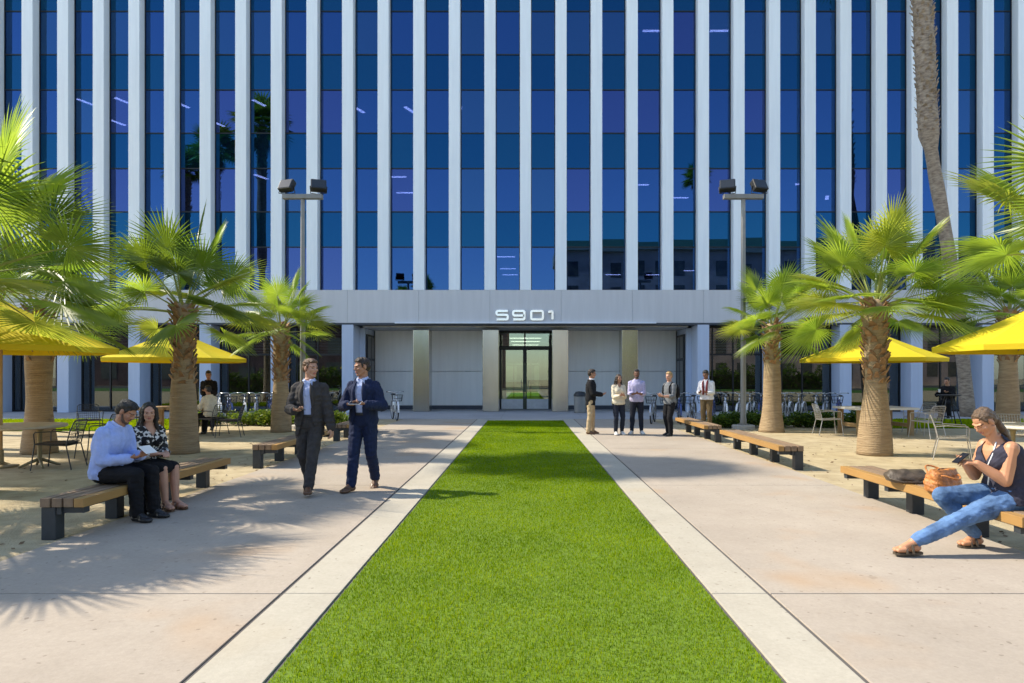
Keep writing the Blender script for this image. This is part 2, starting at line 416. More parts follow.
    def top(s, m, name='shirt', infl=.013, hem=-.03, sleeves=1.0, wr=.004, loose=0, neck=.53, sr=None, open_w=None, vneck=None, drop=None, seed=1, cut=None):
        """shirt or jacket; open_w(h) gives the half-width of a front opening at height h above the pelvis"""
        B = MB(); k = s.k
        pr = [(h, a+infl+loose*(1 if h < .3 else .4), b+infl+loose*(1 if h < .3 else .4)) for h, a, b in s.prof if hem <= h <= neck]
        h0, a0, b0 = pr[0]
        if drop:
            pr = [(drop, a0*1.04, b0*1.06), ((drop+h0)/2, a0*1.03, b0*1.03)] + pr
        elif h0 - hem > .02: pr = [(hem, a0, b0)] + pr
        pr.append((neck + .02, pr[-1][1]*.8, pr[-1][2]*.85))
        s.torso(B, infl, hmax=neck, extra=pr, n=28)
        for sd in (-1, 1):
            if sleeves > 0:
                s.arm(B, sd, sr or (.060,.050,.046,.035), infl, sleeves)
            elif sleeves == 0:
                s.arm(B, sd, (.062,.052,.05,.04), infl, 0)
            else:
                sh = s.shL if sd > 0 else s.shR; B.cap(sh - s.st(.47)[1]*sd*.035, sh - s.st(.47)[1]*sd*.05 - V((0,0,.04)), .05*k, .055*k)
        p0, lx, fx, up = s.st(.2)
        P0, LX, FX, UP = np.array(p0), np.array(lx), np.array(fx), np.array(up)
        def post(me, co):
            if not (open_w or vneck): return
            c = (face_centres(me) - P0) / k; x = np.abs(c @ LX); y = c @ FX; h = c @ UP + .2
            fn = open_w or vneck
            w = np.array([fn(q) for q in h]); mask = (y > .02) & (x < w)
            # arms held before the body keep their cloth
            for el, wrp, sh in ((s.elL, s.wrL, s.shL), (s.elR, s.wrR, s.shR)):
                fc = face_centres(me)
                for a, b in ((sh, el), (el, wrp)):
                    a_ = np.array(a); ab = np.array(b) - a_; t = np.clip(((fc-a_) @ ab) / (ab@ab), 0, 1); dd = np.linalg.norm(fc - a_ - t[:,None]*ab, axis=1)
                    mask &= ~(dd < .062*k)
            cut_faces(me, mask)
        return remeshed(B, name, m if isinstance(m, list) else [m], s.voxel*1.15, s.root, 3, wrinkle=wr*1.25, wfreq=20, seed=seed, post=post)
    def lapels(s, m, w0=.05, h_top=.52, h_bot=.2):
        for sd in (-1, 1):
            B = MB(); L = []; k = s.k
            for i in range(9):
                t = i/8; h = h_bot + (h_top-h_bot)*t; p, lx, fx, up = s.st(h)
                pa = [q for q in s.prof if q[0] <= h][-1]; pb = ([q for q in s.prof if q[0] > h] or [pa])[0]
                u = 0 if pa is pb else (h-pa[0])/(pb[0]-pa[0]); aa = pa[1]+(pb[1]-pa[1])*u + .03; bb = pa[2]+(pb[2]-pa[2])*u + .034
                wd = .062*math.sin(PI*min(1, t*1.05))**.6*.9 + .006
                row = []
                for q in (0, .5, 1):
                    x = (w0*(1-.25*t) + wd*q); y = bb*math.sqrt(max(.03, 1-(x/aa)**2)) + .006 + .006*math.sin(q*PI)
                    row.append(p + lx*sd*x*k + fx*y*k)
                L.append(row)
            vs = [v for r in L for v in r]; fs = []
            for i in range(8):
                for j in range(2): fs.append((i*3+j, i*3+j+1, i*3+j+4, i*3+j+3))
            B.add(vs, fs); o = B.build('lapel', m, s.root, smooth=True)
            md = o.modifiers.new('t', 'SOLIDIFY'); md.thickness = .006
    def trousers(s, m, name='trousers', infl=.012, r=(.094,.086,.068,.064,.054), rise=.08, stop=.97, wr=.004, seed=2, jeans=False):
        B = MB()
        s.torso(B, infl, -1, .085, extra=[(h, a+infl, b+infl) for h, a, b in s.prof if h <= .095])
        for sd in (-1, 1): s.leg(B, sd, (.094,.086,.062,.061,.046) if jeans else r, infl*(.7 if jeans else 1), stop)
        return remeshed(B, name, [m], s.voxel*1.15, s.root, 3, wrinkle=wr*1.25, wfreq=18, seed=seed)
    def belt(s, m):
        B = MB(); rings = []
        for h, g in ((.062,.016),(.066,.019),(.098,.019),(.102,.016)):
            p, lx, fx, up = s.st(h); a = .163*s.stout + g; b = .116*s.stout + g
            rings.append([p + lx*a*s.k*math.cos(2*PI*j/32) + fx*b*s.k*math.sin(2*PI*j/32) for j in range(32)])
        B.rings(rings, cap=False); B.build('belt', m, s.root, smooth=True)
    def shoes(s, m, g=.007):
        for sd in (-1, 1):
            B = MB(); s.foot(B, sd, g); an = s.anL if sd > 0 else s.anR; F, Lx, U = s.footM(sd); fz = .088*s.k
            def post(me, co, an=an, U=U):
                h = (co - np.array(an)) @ np.array(U); low = h < -fz + .003
                co2 = co + np.outer(np.where(low, -fz + .003 - h, 0), np.array(U))
                me.vertices.foreach_set('co', co2.astype(np.float32).ravel())
            remeshed(B, 'shoe', [m], s.voxel, s.root, 2, post=post)
    def sandals(s, m):
        for sd in (-1, 1):
            B = MB(); an = s.anL if sd > 0 else s.anR; F, Lx, U = s.footM(sd); k = s.k
            M = Matrix((Lx, F, U)).transposed()
            B.cap(an - U*.094*k - F*.045*k, an - U*.094*k + F*.15*k, .034*k, .042*k)
            B2 = MB()
            prof = [(-.075,.018),(-.06,.032),(-.02,.036),(.05,.038),(.11,.046),(.15,.042),(.178,.02)]
            for z0, z1 in ((-.102,-.084),):
                ring = [an + U*z0*k + F*y*k + Lx*w*k for y, w in prof] + [an + U*z0*k + F*y*k - Lx*w*k for y, w in reversed(prof)]
                B2.rings([ring, [p + U*(z1-z0)*k for p in ring]])
            for y in (.09, .035):
                pts = [an + F*y*k + Lx*(math.cos(a)*.052)*k + U*(-.088 + (.058 if y > .05 else .082)*math.sin(a))*k for a in [PI*i/8 for i in range(9)]]
                B2.tube(pts, .011*k, 6)
            pts = [an + F*(-.028)*k*math.cos(a) + F*.012*k + Lx*.046*k*math.sin(a) - U*.015*k for a in [2*PI*i/16 for i in range(16)]]
            B2.tube(pts, .007*k, 6, closed=True)
            B2.build('sandal', m, s.root, smooth=False)
    def strip(s, name, m, pts, w=.006):
        B = MB(); B.tube(pts, w, 6); return B.build(name, m, s.root, smooth=True)
    def front(s, h, x=0, out=.0):
        p, lx, fx, up = s.st(h)
        pa = min(s.prof, key=lambda q: abs(q[0]-h)); return p + lx*x*s.k + fx*(pa[2]*math.sqrt(max(.05, 1-(x/pa[1])**2))+out)*s.k
    def shirt_collar(s, m):
        B = MB(); rings = []
        for i, (z, r) in enumerate(((0,.068),(.022,.066),(.034,.064),(.030,.070),(.008,.078))):
            p, lx, fx, up = s.st(.545)
            ring = []
            for j in range(20):
                a = -PI/2 + .38 + (2*PI-.76)*j/19 + PI
                ring.append(p + up*z*s.k + lx*math.cos(a)*r*s.k + fx*(math.sin(a)*r*1.05 + .012)*s.k - up*.02*max(0, math.sin(a))*s.k)
            rings.append(ring)
        vs = [q for r in rings for q in r]; fs = [(i*20+j, i*20+j+1, (i+1)*20+j+1, (i+1)*20+j) for i in range(4) for j in range(19)]
        B.add(vs, fs); o = B.build('collar', m, s.root, smooth=True); o.modifiers.new('t','SOLIDIFY').thickness = .004

def PX(x, y): 
    q = (y - 376)/1.6; return V(((x-525.5)/q, 650/q, 0))

C_CHAR = cloth('charcoal_wool', (.052,.048,.048)); C_NAVY = cloth('navy_wool', (.016,.024,.062)); C_BLUE = cloth('light_blue_cotton', (.50,.58,.84), vscale=30, var=.06)
C_WHITE = cloth('white_cotton', (.72,.72,.74), var=.05); C_BLACK = cloth('black_cotton', (.012,.012,.014)); C_KHAKI = cloth('khaki_cotton', (.48,.36,.22)); C_DENIM = cloth('blue_denim', (.11,.20,.37), var=.55, vscale=5, bump=.4, bscale=300)
C_DDENIM = cloth('dark_denim', (.018,.022,.035)); C_GREY = cloth('grey_cotton', (.16,.17,.18)); C_SLATE = cloth('slate_knit', (.045,.043,.062), bump=.4); C_PINK = cloth('pale_pink_cotton', (.62,.47,.42)); C_RED = cloth('dark_red_silk', (.16,.025,.03))
C_LAV = cloth('lavender_check', (.45,.43,.62), var=.25, vscale=60); C_BROWN = cloth('brown_cotton', (.14,.10,.05)); C_CREAM = cloth('cream_cotton', (.66,.58,.44))
C_BW = mat('black_white_print', (.62,.60,.57), .8, col2=(.012,.012,.014), vscale=26, detail=1); 
r_ = C_BW.node_tree.nodes['Color Ramp'].color_ramp; r_.elements[0].position = .52; r_.elements[1].position = .56
L_BLACK = mat('black_leather', (.014,.013,.013), .35, var=.1, bump=.15, bscale=90); L_BROWN = mat('brown_leather', (.12,.055,.025), .4, bump=.2, bscale=80); L_TAN = mat('tan_leather', (.46,.17,.04), .45, var=.45, vscale=22, bump=.5, bscale=70); L_DARK = mat('dark_brown_leather', (.075,.055,.035), .5, var=.2, vscale=10, bump=.4, bscale=60)
S_WHITE = mat('white_rubber', (.7,.68,.64), .6)
HB = hairm('hair_dark_brown', (.028,.016,.010)); HK = hairm('hair_black', (.011,.009,.008)); HM = hairm('hair_mid_brown', (.11,.055,.025)); HL = hairm('hair_blond', (.40,.26,.11)); HS = hairm('hair_streaked_brown', (.13,.08,.045))
SCREEN = mat('phone_glass', (.012,.012,.014), .12, var=0); PAPER = mat('white_paper', (.78,.78,.76), .7, var=.03); PHW = mat('phone_white_case', (.6,.6,.6), .4, var=0)

def opening(w_top, w_mid, h_close=None, low=None):
    def f(h):
        if h > .535: return .085
        if h > .1: return w_mid + (w_top-w_mid)*((h-.1)/.45)
        return w_mid + (low or 0)*(.1-h)
    return f
def slab(name, label, cat, c, size, rot, m, part=None):
    B = MB(); B.obox((0,0,0), size); o = B.build(name, [m], bevel=min(size)*.3); o.location = c; o.rotation_euler = rot
    tag(o, label, cat)
    if part:
        b2 = MB(); b2.obox((0,0,size[2]*.5+.0015), (size[0]*.9, size[1]*.92, .002)); b2.build('screen', [part], o)
    return o

# ---- two men walking
loc = V((-2.93,8.84,0))
h = Human('man in an open charcoal suit and light blue shirt walking and looking at his phone hand side', loc, R(4), 1.83, skin=SK1, voxel=.0055, pelvis=(0,0,.965), lean1=3, pyaw=4, syaw=-6, hyaw=52, hpitch=4,
    wrR=(-.13,-.27,1.13), hdR=(.75,-.55,.12), pnR=(.2,.1,1), poleR=(-.7,.8,-.6), wrL=(.31,-.07,.845), hdL=(.12,-.25,-1), pnL=(-.8,.3,0), curlR=.3, curlL=.5,
    anL=(.045,-.27,.095), anR=(-.075,.25,.15), fpR=32, fpL=-8, kpL=(.1,-1,0), kpR=(-.05,-1,0), toeL=.12, toeR=-.08)
h.root['label'] = 'man in open charcoal suit and blue shirt walking beside the man in navy suit'
h.hair(HM, 'short'); h.top(C_BLUE, 'shirt', .010, .07, 1.0, wr=.003, sr=(.056,.048,.044,.032)); h.shirt_collar(C_BLUE)
h.trousers(C_BLACK if False else C_CHAR, r=(.094,.082,.068,.062,.055)); h.belt(L_BLACK)
h.top(C_CHAR, 'jacket', .020, -.07, .93, wr=.006, loose=.010, sr=(.059,.054,.050,.042), drop=-.17, open_w=opening(.060,.045,low=.30), seed=5); h.lapels(C_CHAR, .052)
h.shoes(L_BROWN)
def at(h, v): return h.root.matrix_basis @ V(v)
def held(h, v): return Matrix.Translation(h.root.location) @ Matrix.Rotation(h.root.rotation_euler.z, 4, 'Z') @ V(v)
slab('phone', 'small dark phone in the raised hand of the man in charcoal suit', 'phone', held(h, h.wrR + h.hdR*.10 + V((0,0,.018))), (.075,.15,.009), (R(12),R(6),R(58)), SCREEN)

loc = V((-2.27,9.12,0))
h = Human('man in navy suit walking with a small tablet held in both hands', loc, R(-6), 1.86, skin=SK2, voxel=.0055, pelvis=(0,0,.975), lean1=2, pyaw=-4, syaw=-8, hyaw=-44, hpitch=8,
    wrR=(-.12,-.27,1.19), hdR=(.8,-.45,.1), pnR=(.25,0,1), poleR=(-.8,.7,-.7), wrL=(.15,-.30,1.20), hdL=(-.85,-.35,.1), pnL=(-.2,.1,1), poleL=(.8,.7,-.7), curlL=.45, curlR=.35,
    anL=(.10,.20,.13), fpL=26, anR=(-.09,-.24,.09), kpL=(.15,-1,0), kpR=(-.1,-1,0), toeL=.2, toeR=-.3)
h.hair(HB, 'short'); h.top(C_BLUE, 'shirt', .010, .07, 1.0, wr=.003, sr=(.056,.048,.044,.032)); h.shirt_collar(C_BLUE); h.trousers(C_NAVY, r=(.094,.084,.068,.063,.056), seed=8); h.belt(L_BLACK)
h.top(C_NAVY, 'jacket', .020, -.07, .93, wr=.006, loose=.011, sr=(.059,.054,.050,.042), drop=-.17, open_w=opening(.062,.048,low=.35), seed=9); h.lapels(C_NAVY, .055)
h.shoes(L_BROWN)
slab('tablet', 'small pale tablet held at waist height by the man in navy suit', 'tablet', held(h, (h.wrL + h.wrR)*.5 + V((.0,-.075,.03))), (.17,.12,.009), (R(18),0,R(-8)), PHW, SCREEN)

# ---- the couple on the left bench
loc = V((-4.64,7.22,0))
h = Human('man in light blue shirt and black trousers sitting on a timber bench', loc, R(82), 1.78, skin=SK2, voxel=.0055, pelvis=(0,0,.525), lean0=2, lean1=25, syaw=0, hyaw=10, hpitch=36,
    wrL=(.06,-.36,.70), hdL=(-.5,-.8,.1), pnL=(-.3,0,1), wrR=(-.10,-.34,.69), hdR=(.45,-.8,.12), pnR=(.3,0,1), poleL=(.5,.6,-1), poleR=(-.5,.6,-1), curlL=.5, curlR=.5,
    anL=(.12,-.46,.09), anR=(-.10,-.44,.09), kpL=(.1,-1,.8), kpR=(-.1,-1,.8), stout=1.06, toeL=.12, toeR=-.1)
h.hair(HK, 'short'); h.beard(hairm('stubble', (.10,.06,.045))); h.top(cloth('sky_blue_cotton', (.36,.46,.80), var=.08, vscale=30), 'shirt', .016, -.07, .97, wr=.006, loose=.012, sr=(.064,.056,.05,.038), seed=11); h.shirt_collar(C_BLUE); h.trousers(C_BLACK, seed=12); h.shoes(L_BLACK)
slab('brochure', 'white folded brochure held by the seated man in light blue shirt', 'brochure', held(h, (.0,-.49,.778)), (.17,.125,.006), (R(38),0,R(82)), PAPER)
loc = V((-4.60,7.86,0))
h = Human('woman with long black hair sitting in a black and white print dress', loc, R(66), 1.66, female=True, skin=SK1, voxel=.0055, pelvis=(0,0,.51), lean0=2, lean1=16, syaw=-10, hyaw=-34, hpitch=14,
    wrL=(.04,-.33,.66), hdL=(-.6,-.75,.05), pnL=(-.2,0,-1), wrR=(-.08,-.31,.67), hdR=(.5,-.8,0), pnR=(.3,0,-1), poleL=(.5,.6,-1), poleR=(-.5,.6,-1), curlL=.4, curlR=.4,
    anL=(.07,-.44,.105), anR=(-.05,-.42,.105), kpL=(.02,-1,.8), kpR=(-.02,-1,.8))
h.hair(HK, 'long'); h.top(C_BW, 'dress', .014, -.10, .55, wr=.004, loose=.008, vneck=lambda q: max(0, (q-.40)*.7), sr=(.062,.056,.052,.048))
B = MB(); h.torso(B, .016, extra=[(q, a+.016, b+.016) for q, a, b in h.prof if q < .1])
for sd in (-1, 1):
    hp_, kn_ = (h.hpL, h.knL) if sd > 0 else (h.hpR, h.knR); B.cap(hp_, kn_*.95 + hp_*.05, .11*h.k, .078*h.k)
B.cap((h.hpL+h.hpR)*.5, (h.knL+h.knR)*.5*.92 + (h.hpL+h.hpR)*.5*.08, .10, .075)
remeshed(B, 'skirt', [C_BLACK], .0065, h.root, 3, wrinkle=.003, seed=14)
h.sandals(L_BROWN)

# ---- the woman on the right bench
loc = V((4.40,5.92,0))
h = Human('seated woman in dark sleeveless top and blue jeans, one leg stretched out', loc, R(-80), 1.79, female=True, skin=skin_mat('skin_sunlit', (.52,.25,.13)), voxel=.0048, pelvis=(0,-.02,.505), lean0=3, lean1=25, syaw=-4, hyaw=-2, hpitch=40,  # orange sunlight is put into this skin colour
    wrL=(.03,-.36,.80), hdL=(-.35,-.85,.15), pnL=(-.4,.1,-1), wrR=(-.10,-.36,.79), hdR=(.3,-.85,.15), pnR=(.6,.1,.8), poleL=(.5,.8,-1), poleR=(-.5,.7,-1), curlL=.4, curlR=.55,
    anL=(.02,-1.035,.108), anR=(-.14,-.20,.105), kpL=(.05,-.5,1), kpR=(-.12,-1,.3), stout=1.20, toeL=-.12, toeR=-.05, fpL=0, legk=1.21)
h.hair(HS, 'pony'); h.top(C_SLATE, 'tank_top', .012, -.06, -1, wr=.0035, loose=.004, vneck=lambda q: max(0, (q-.34)*.62), seed=21)
h.trousers(C_DENIM, 'jeans', jeans=True, stop=.93, wr=.0045, seed=22); h.sandals(L_DARK)
h.strip('lanyard', PAPER, [h.st(.52)[0] + h.st(.52)[1]*.06 + h.st(.52)[2]*.045, h.front(.44,.07,.02), h.front(.34,.05,.045), h.front(.22,.02,.05), h.front(.12,0,.05)], .006)
slab('phone', 'dark phone in the hands of the woman in jeans', 'phone', held(h, (h.wrL+h.wrR)*.5 + V((.0,-.11,.05))), (.072,.145,.009), (R(35),0,R(-80)), SCREEN)

# ---- the five people talking on the right
g5 = 'people talking near the entrance'
loc = V((1.78,17.75,0))
h = Human('man in black blazer and khaki trousers standing in profile, facing the others', loc, R(84), 1.76, skin=SK2, voxel=.009, lean1=3, hyaw=0, hpitch=8, wrR=(-.14,-.30,1.08), hdR=(.4,-.85,.2), pnR=(.4,0,1), wrL=(.14,-.30,1.08), hdL=(-.4,-.85,.2), pnL=(-.4,0,1), anL=(.10,-.05,.085), anR=(-.09,.06,.085), group=g5)
h.hair(HB, 'short'); h.top(C_WHITE, 'shirt', .010, .07, 1.0, wr=.002); h.shirt_collar(C_WHITE); h.trousers(C_KHAKI, seed=31); h.top(C_BLACK, 'blazer', .020, -.07, .93, loose=.008, sr=(.059,.054,.050,.042), drop=-.16, open_w=opening(.045,.03,low=.3), seed=32); h.shoes(L_BROWN)
loc = V((2.50,17.5,0))
h = Human('woman with long dark hair, pale top and dark jeans standing next to the bearded man', loc, R(12), 1.64, female=True, skin=SK2, voxel=.009, pelvis=(0,0,.875), lean1=3, hyaw=8, hpitch=6, wrR=(-.06,-.26,1.06), hdR=(.8,-.3,.3), pnR=(.2,.6,1), wrL=(.08,-.26,1.06), hdL=(-.8,-.3,.3), pnL=(-.2,.6,1), anL=(.10,0,.085), anR=(-.09,-.04,.085), group=g5)
h.hair(HB, 'long'); h.top(C_CREAM, 'blouse', .015, -.09, .9, loose=.012, vneck=lambda q: max(0, (q-.42)*.6), seed=33); h.trousers(C_DDENIM, 'jeans', jeans=True, seed=34); h.shoes(S_WHITE)
loc = V((3.03,17.72,0))
h = Human('bearded man in lavender checked shirt and dark jeans standing between two women and a backpacked man', loc, R(-8), 1.76, skin=SK3, voxel=.009, lean1=2, hyaw=-6, hpitch=4, wrR=(-.10,-.29,1.10), hdR=(.75,-.4,.2), pnR=(.2,.5,1), wrL=(.10,-.29,1.10), hdL=(-.75,-.4,.2), pnL=(-.2,.5,1), anL=(.13,0,.085), anR=(-.13,-.02,.085), toeL=.4, toeR=-.4, group=g5)
h.root['label'] = 'bearded man in lavender shirt and dark jeans standing beside the woman in pale top'
h.hair(HK, 'short'); h.beard(HK); h.top(C_LAV, 'shirt', .015, -.09, .6, loose=.012, seed=35); h.shirt_collar(C_LAV); h.trousers(C_DDENIM, 'jeans', jeans=True, seed=36); h.shoes(S_WHITE)
loc = V((3.83,17.25,0))
h = Human('fair-haired man in grey shirt wearing a black backpack, standing at the far right bench end', loc, R(-58), 1.70, skin=SK1, voxel=.009, pelvis=(0,0,.905), lean1=3, hyaw=14, hpitch=6, wrR=(-.10,-.29,1.07), hdR=(.7,-.5,.2), pnR=(.2,.3,1), wrL=(.10,-.29,1.05), hdL=(-.7,-.5,.2), pnL=(-.2,.3,1), anL=(.10,-.06,.085), anR=(-.10,.05,.085), group=g5)
h.hair(HL, 'short'); h.top(C_GREY, 'shirt', .015, -.09, .35, loose=.012, seed=37); h.trousers(C_BLACK, seed=38); h.shoes(L_BLACK)
B = MB(); p, lx, fx, up = h.st(.28); M3 = Matrix((lx, -fx, up)).transposed(); B.ell(p - fx*.19, (.15,.10,.22), M3); B.ell(p - fx*.24 - up*.07, (.12,.09,.13), M3)
for sd in (-1, 1):
    pts = [p + lx*sd*.10 - fx*.12 + up*.18, p + lx*sd*.11 + up*.235, p + lx*sd*.115 + fx*.12 + up*.14, p + lx*sd*.13 + fx*.14 - up*.02, p + lx*sd*.16 + fx*.02 - up*.14, p + lx*sd*.12 - fx*.13 - up*.18]
    for a, b in zip(pts, pts[1:]): B.cap(a, b, .022, .022)
bp = remeshed(B, 'backpack', [C_BLACK], .011, None, 2); bp.location = h.root.location; bp.rotation_euler = h.root.rotation_euler
tag(bp, 'black backpack worn by the fair-haired man in grey shirt', 'backpack')
loc = V((5.38,19.3,0))
h = Human('man in white shirt with a dark red scarf standing behind the far right bench', loc, R(-32), 1.77, skin=SK3, voxel=.009, lean1=8, hyaw=-10, hpitch=20, wrR=(-.14,-.30,1.10), hdR=(.6,-.6,.3), pnR=(.2,.3,1), wrL=(.12,-.30,1.10), hdL=(-.6,-.6,.3), pnL=(-.2,.3,1), group=g5)
h.hair(HK, 'short'); h.top(C_WHITE, 'shirt', .016, -.05, .95, loose=.014, seed=41); h.shirt_collar(C_WHITE); h.trousers(C_BROWN, seed=42); h.shoes(L_BLACK)
for x in (-.07, .06): h.strip('scarf', C_RED, [h.st(.56)[0] + h.st(.56)[1]*x*.9, h.front(.47, x, .03), h.front(.36, x*.9, .045), h.front(.25, x*.8, .05), h.front(.10, x*.8, .055)], .03)

# ---- people at the tables
loc = V((-8.55,17.65,0))
h = Human('dark-haired person in cream shirt sitting at the wooden table, back half turned', loc, R(-118), 1.70, skin=SK2, voxel=.009, pelvis=(0,0,.56), lean1=16, hyaw=-8, hpitch=10, wrL=(.12,-.36,.80), wrR=(-.12,-.36,.80), hdL=(-.3,-.9,0), hdR=(.3,-.9,0), pnL=(0,0,-1), pnR=(0,0,-1), anL=(.12,-.42,.085), anR=(-.12,-.42,.085), kpL=(.1,-1,.8), kpR=(-.1,-1,.8))
h.hair(HK, 'short'); h.top(C_CREAM, 'shirt', .016, -.08, .6, loose=.014, seed=51); h.trousers(C_BLACK, seed=52); h.shoes(L_BLACK)
loc = V((-9.35,19.2,0))
h = Human('dark-haired person in black top standing behind the wooden table with phone in hands', loc, R(10), 1.74, skin=SK2, voxel=.009, lean1=6, hyaw=10, hpitch=22, wrR=(-.08,-.28,1.15), hdR=(.6,-.5,.4), pnR=(.2,.3,1), wrL=(.10,-.28,1.15), hdL=(-.6,-.5,.4), pnL=(-.2,.3,1))
h.root['label'] = 'dark-haired person in black top standing behind the wooden table, head bent down'
h.hair(HK, 'short'); h.top(C_BLACK, 'sweater', .018, -.09, .97, loose=.016, seed=53); h.trousers(C_DDENIM, seed=54); h.shoes(L_BLACK)
loc = V((14.05,21.6,0))
h = Human('dark-haired person in black jacket sitting on a tall stool near the tall slim palm', loc, R(-50), 1.74, skin=SK1, voxel=.009, pelvis=(0,0,.75), lean1=14, hyaw=-6, hpitch=14, wrL=(.10,-.38,1.06), wrR=(-.16,-.38,1.06), hdL=(-.4,-.9,.2), hdR=(.4,-.9,.2), pnL=(-.3,0,1), pnR=(.3,0,1), anL=(.12,-.34,.30), anR=(-.12,-.34,.30), kpL=(.1,-1,.8), kpR=(-.1,-1,.8))
h.hair(HK, 'short'); h.top(C_BLACK, 'jacket', .02, -.08, .97, loose=.016, seed=55); h.trousers(C_BLACK, seed=56); h.shoes(L_BLACK)
STOOL_AT = loc.copy()
B = MB(); q = held(h, h.wrR + V((.05,-.10,.05))); B.lathe([(.028,-.05),(.036,.05),(.038,.055),(.02,.058)], (0,0,0), 14); o = B.build('cup', [PAPER], smooth=False); o.location = q; tag(o, 'white paper cup held by the person in black jacket', 'cup')

# ---- bags
def bag_soup(w, d, hh, pinch=.6):
    B = MB(); rings = []
    for i in range(9):
        t = i/8; z = hh*t; a = w*.5*(1.0 - .12*t + .10*math.sin(PI*t)); b = d*.5*(1 - (1-pinch)*t*t + .12*math.sin(PI*t))
        rings.append([V((a*math.copysign(abs(math.cos(q))**.6, math.cos(q)), b*math.copysign(abs(math.sin(q))**.6, math.sin(q)), z)) for q in [2*PI*j/24 for j in range(24)]])
    B.rings(rings); return B
t = thing('handbag', 'slouchy tan leather handbag with loop handles standing on the right bench', 'handbag', (4.30,6.70,.422), R(20))
remeshed(bag_soup(.36,.22,.22,.45), 'bag_body', [L_TAN], .008, t, 2, wrinkle=.007, wfreq=22, seed=4)
for s_ in (-1, 1):
    B = MB(); B.tube([(.12*math.cos(a), s_*(.07 + .10*math.sin(a)**2), .15 + .085*math.sin(a) - (.10*math.sin(a)**2 if s_ < 0 else 0)) for a in [PI*i/12 for i in range(13)]], .009, 8); B.build('handle', L_TAN, t, smooth=True)
B = MB(); B.tube([(-.13,-.03,.205),(-.05,0,.222),(.05,0,.222),(.13,.02,.205)], .006, 6); B.build('zip', L_DARK, t)
t = thing('shoulder_bag', 'flat dark olive bag lying on the right bench beside the tan handbag', 'shoulder bag', (4.26,7.28,.422), R(-12))
remeshed(bag_soup(.40,.26,.13,.4), 'bag_body', [L_DARK], .009, t, 2, wrinkle=.010, wfreq=12, seed=6)
B = MB(); B.tube([(-.18,0,.08),(-.20,-.12,.04),(-.08,-.17,.012),(.1,-.16,.012),(.2,-.08,.05),(.18,0,.08)], .011, 8); B.build('strap', L_DARK, t, smooth=True)
t = thing('backpack', 'black backpack standing on the ground under the left bench', 'backpack', (-4.36,7.42,.004), R(70))
remeshed(bag_soup(.26,.20,.33,.5), 'bag_body', [C_BLACK], .009, t, 2, wrinkle=.008, wfreq=12, seed=8)
B = MB(); B.cap((-.08,-.10,.08),(.08,-.10,.08),.055,.055); B.cap((-.08,-.10,.14),(.08,-.10,.14),.05,.05); remeshed(B, 'pocket', [C_BLACK], .009, t, 2)
# ================================================================ GROUND
def concrete(name, c, stain, big=.35):
    m = mat(name, c, .85, var=.0, bump=.08, bscale=90, spec=.3)
    nt = m.node_tree; N = nt.nodes; L = nt.links; b = N['Principled BSDF']; tc = N['Texture Coordinate']
    def noise_(sc, det=5, ro=.6):
        n = N.new('ShaderNodeTexNoise'); n.inputs['Scale'].default_value = sc; n.inputs['Detail'].default_value = det; n.inputs['Roughness'].default_value = ro; L.new(tc.outputs['Object'], n.inputs['Vector']); return n.outputs['Fac']
    def ramp(f, p0, p1, c0, c1):
        r = N.new('ShaderNodeValToRGB'); e = r.color_ramp.elements; e[0].position = p0; e[1].position = p1; e[0].color = list(c0)+[1]; e[1].color = list(c1)+[1]; L.new(f, r.inputs[0]); return r.outputs[0]
    def mix(mode, a, b_, f=1.0):
        x = N.new('ShaderNodeMix'); x.data_type = 'RGBA'; x.blend_type = mode
        if isinstance(f, float): x.inputs[0].default_value = f
        else: L.new(f, x.inputs[0])
        L.new(a, x.inputs[6])
        if isinstance(b_, tuple): x.inputs[7].default_value = list(b_)+[1]
        else: L.new(b_, x.inputs[7])
        return x.outputs[2]
    base = ramp(noise_(.45, 6, .65), .3, .72, [q*.86 for q in c], [min(1, q*1.08) for q in c])
    fine = ramp(noise_(38, 6, .7), .25, .75, (.86,.86,.86), (1.06,1.06,1.06))
    o = mix('MULTIPLY', base, fine)
    rs = ramp(noise_(.62, 3, .5), .58, .74, (0,0,0), (1,1,1))
    o2 = mix('MIX', o, stain, .0 + big) ; x = o2.node
    x2 = N.new('ShaderNodeMix'); x2.data_type = 'RGBA'; L.new(rs, x2.inputs[0]); L.new(o, x2.inputs[6]); L.new(o2, x2.inputs[7])
    sp = ramp(noise_(7.5, 2, .4), .70, .78, (1,1,1), (.72,.70,.68))
    o3 = mix('MULTIPLY', x2.outputs[2], sp, .6)
    gum = ramp(noise_(21, 1, .3), .735, .76, (1,1,1), (.62,.60,.58))
    o4 = mix('MULTIPLY', o3, gum, .8)
    st2 = ramp(noise_(1.3, 7, .7), .25, .55, (.86,.84,.82), (1,1,1))
    o5 = mix('MULTIPLY', o4, st2, .7)
    L.new(o5, b.inputs['Base Color']); return m
M_SLAB = concrete('plaza_concrete', (.42,.36,.29), (.43,.27,.14), .6); M_BAND = concrete('band_concrete', (.47,.43,.345), (.44,.35,.22), .4); M_WALK = concrete('building_concrete', (.40,.39,.39), (.36,.33,.3), .4)
M_GROUT = mat('joint_grout', (.10,.092,.085), .9)
M_DG = mat('decomposed_granite', (.52,.43,.265), .95, col2=(.33,.255,.145), vscale=2.6, detail=14, bump=.9, bscale=45)
M_TURF = mat('turf_backing', (.11,.18,.008), .9, var=.3, vscale=30)
M_LAWN = mat('lawn_green', (.06,.15,.012), .9, var=.35, vscale=8, bump=.5, bscale=40)

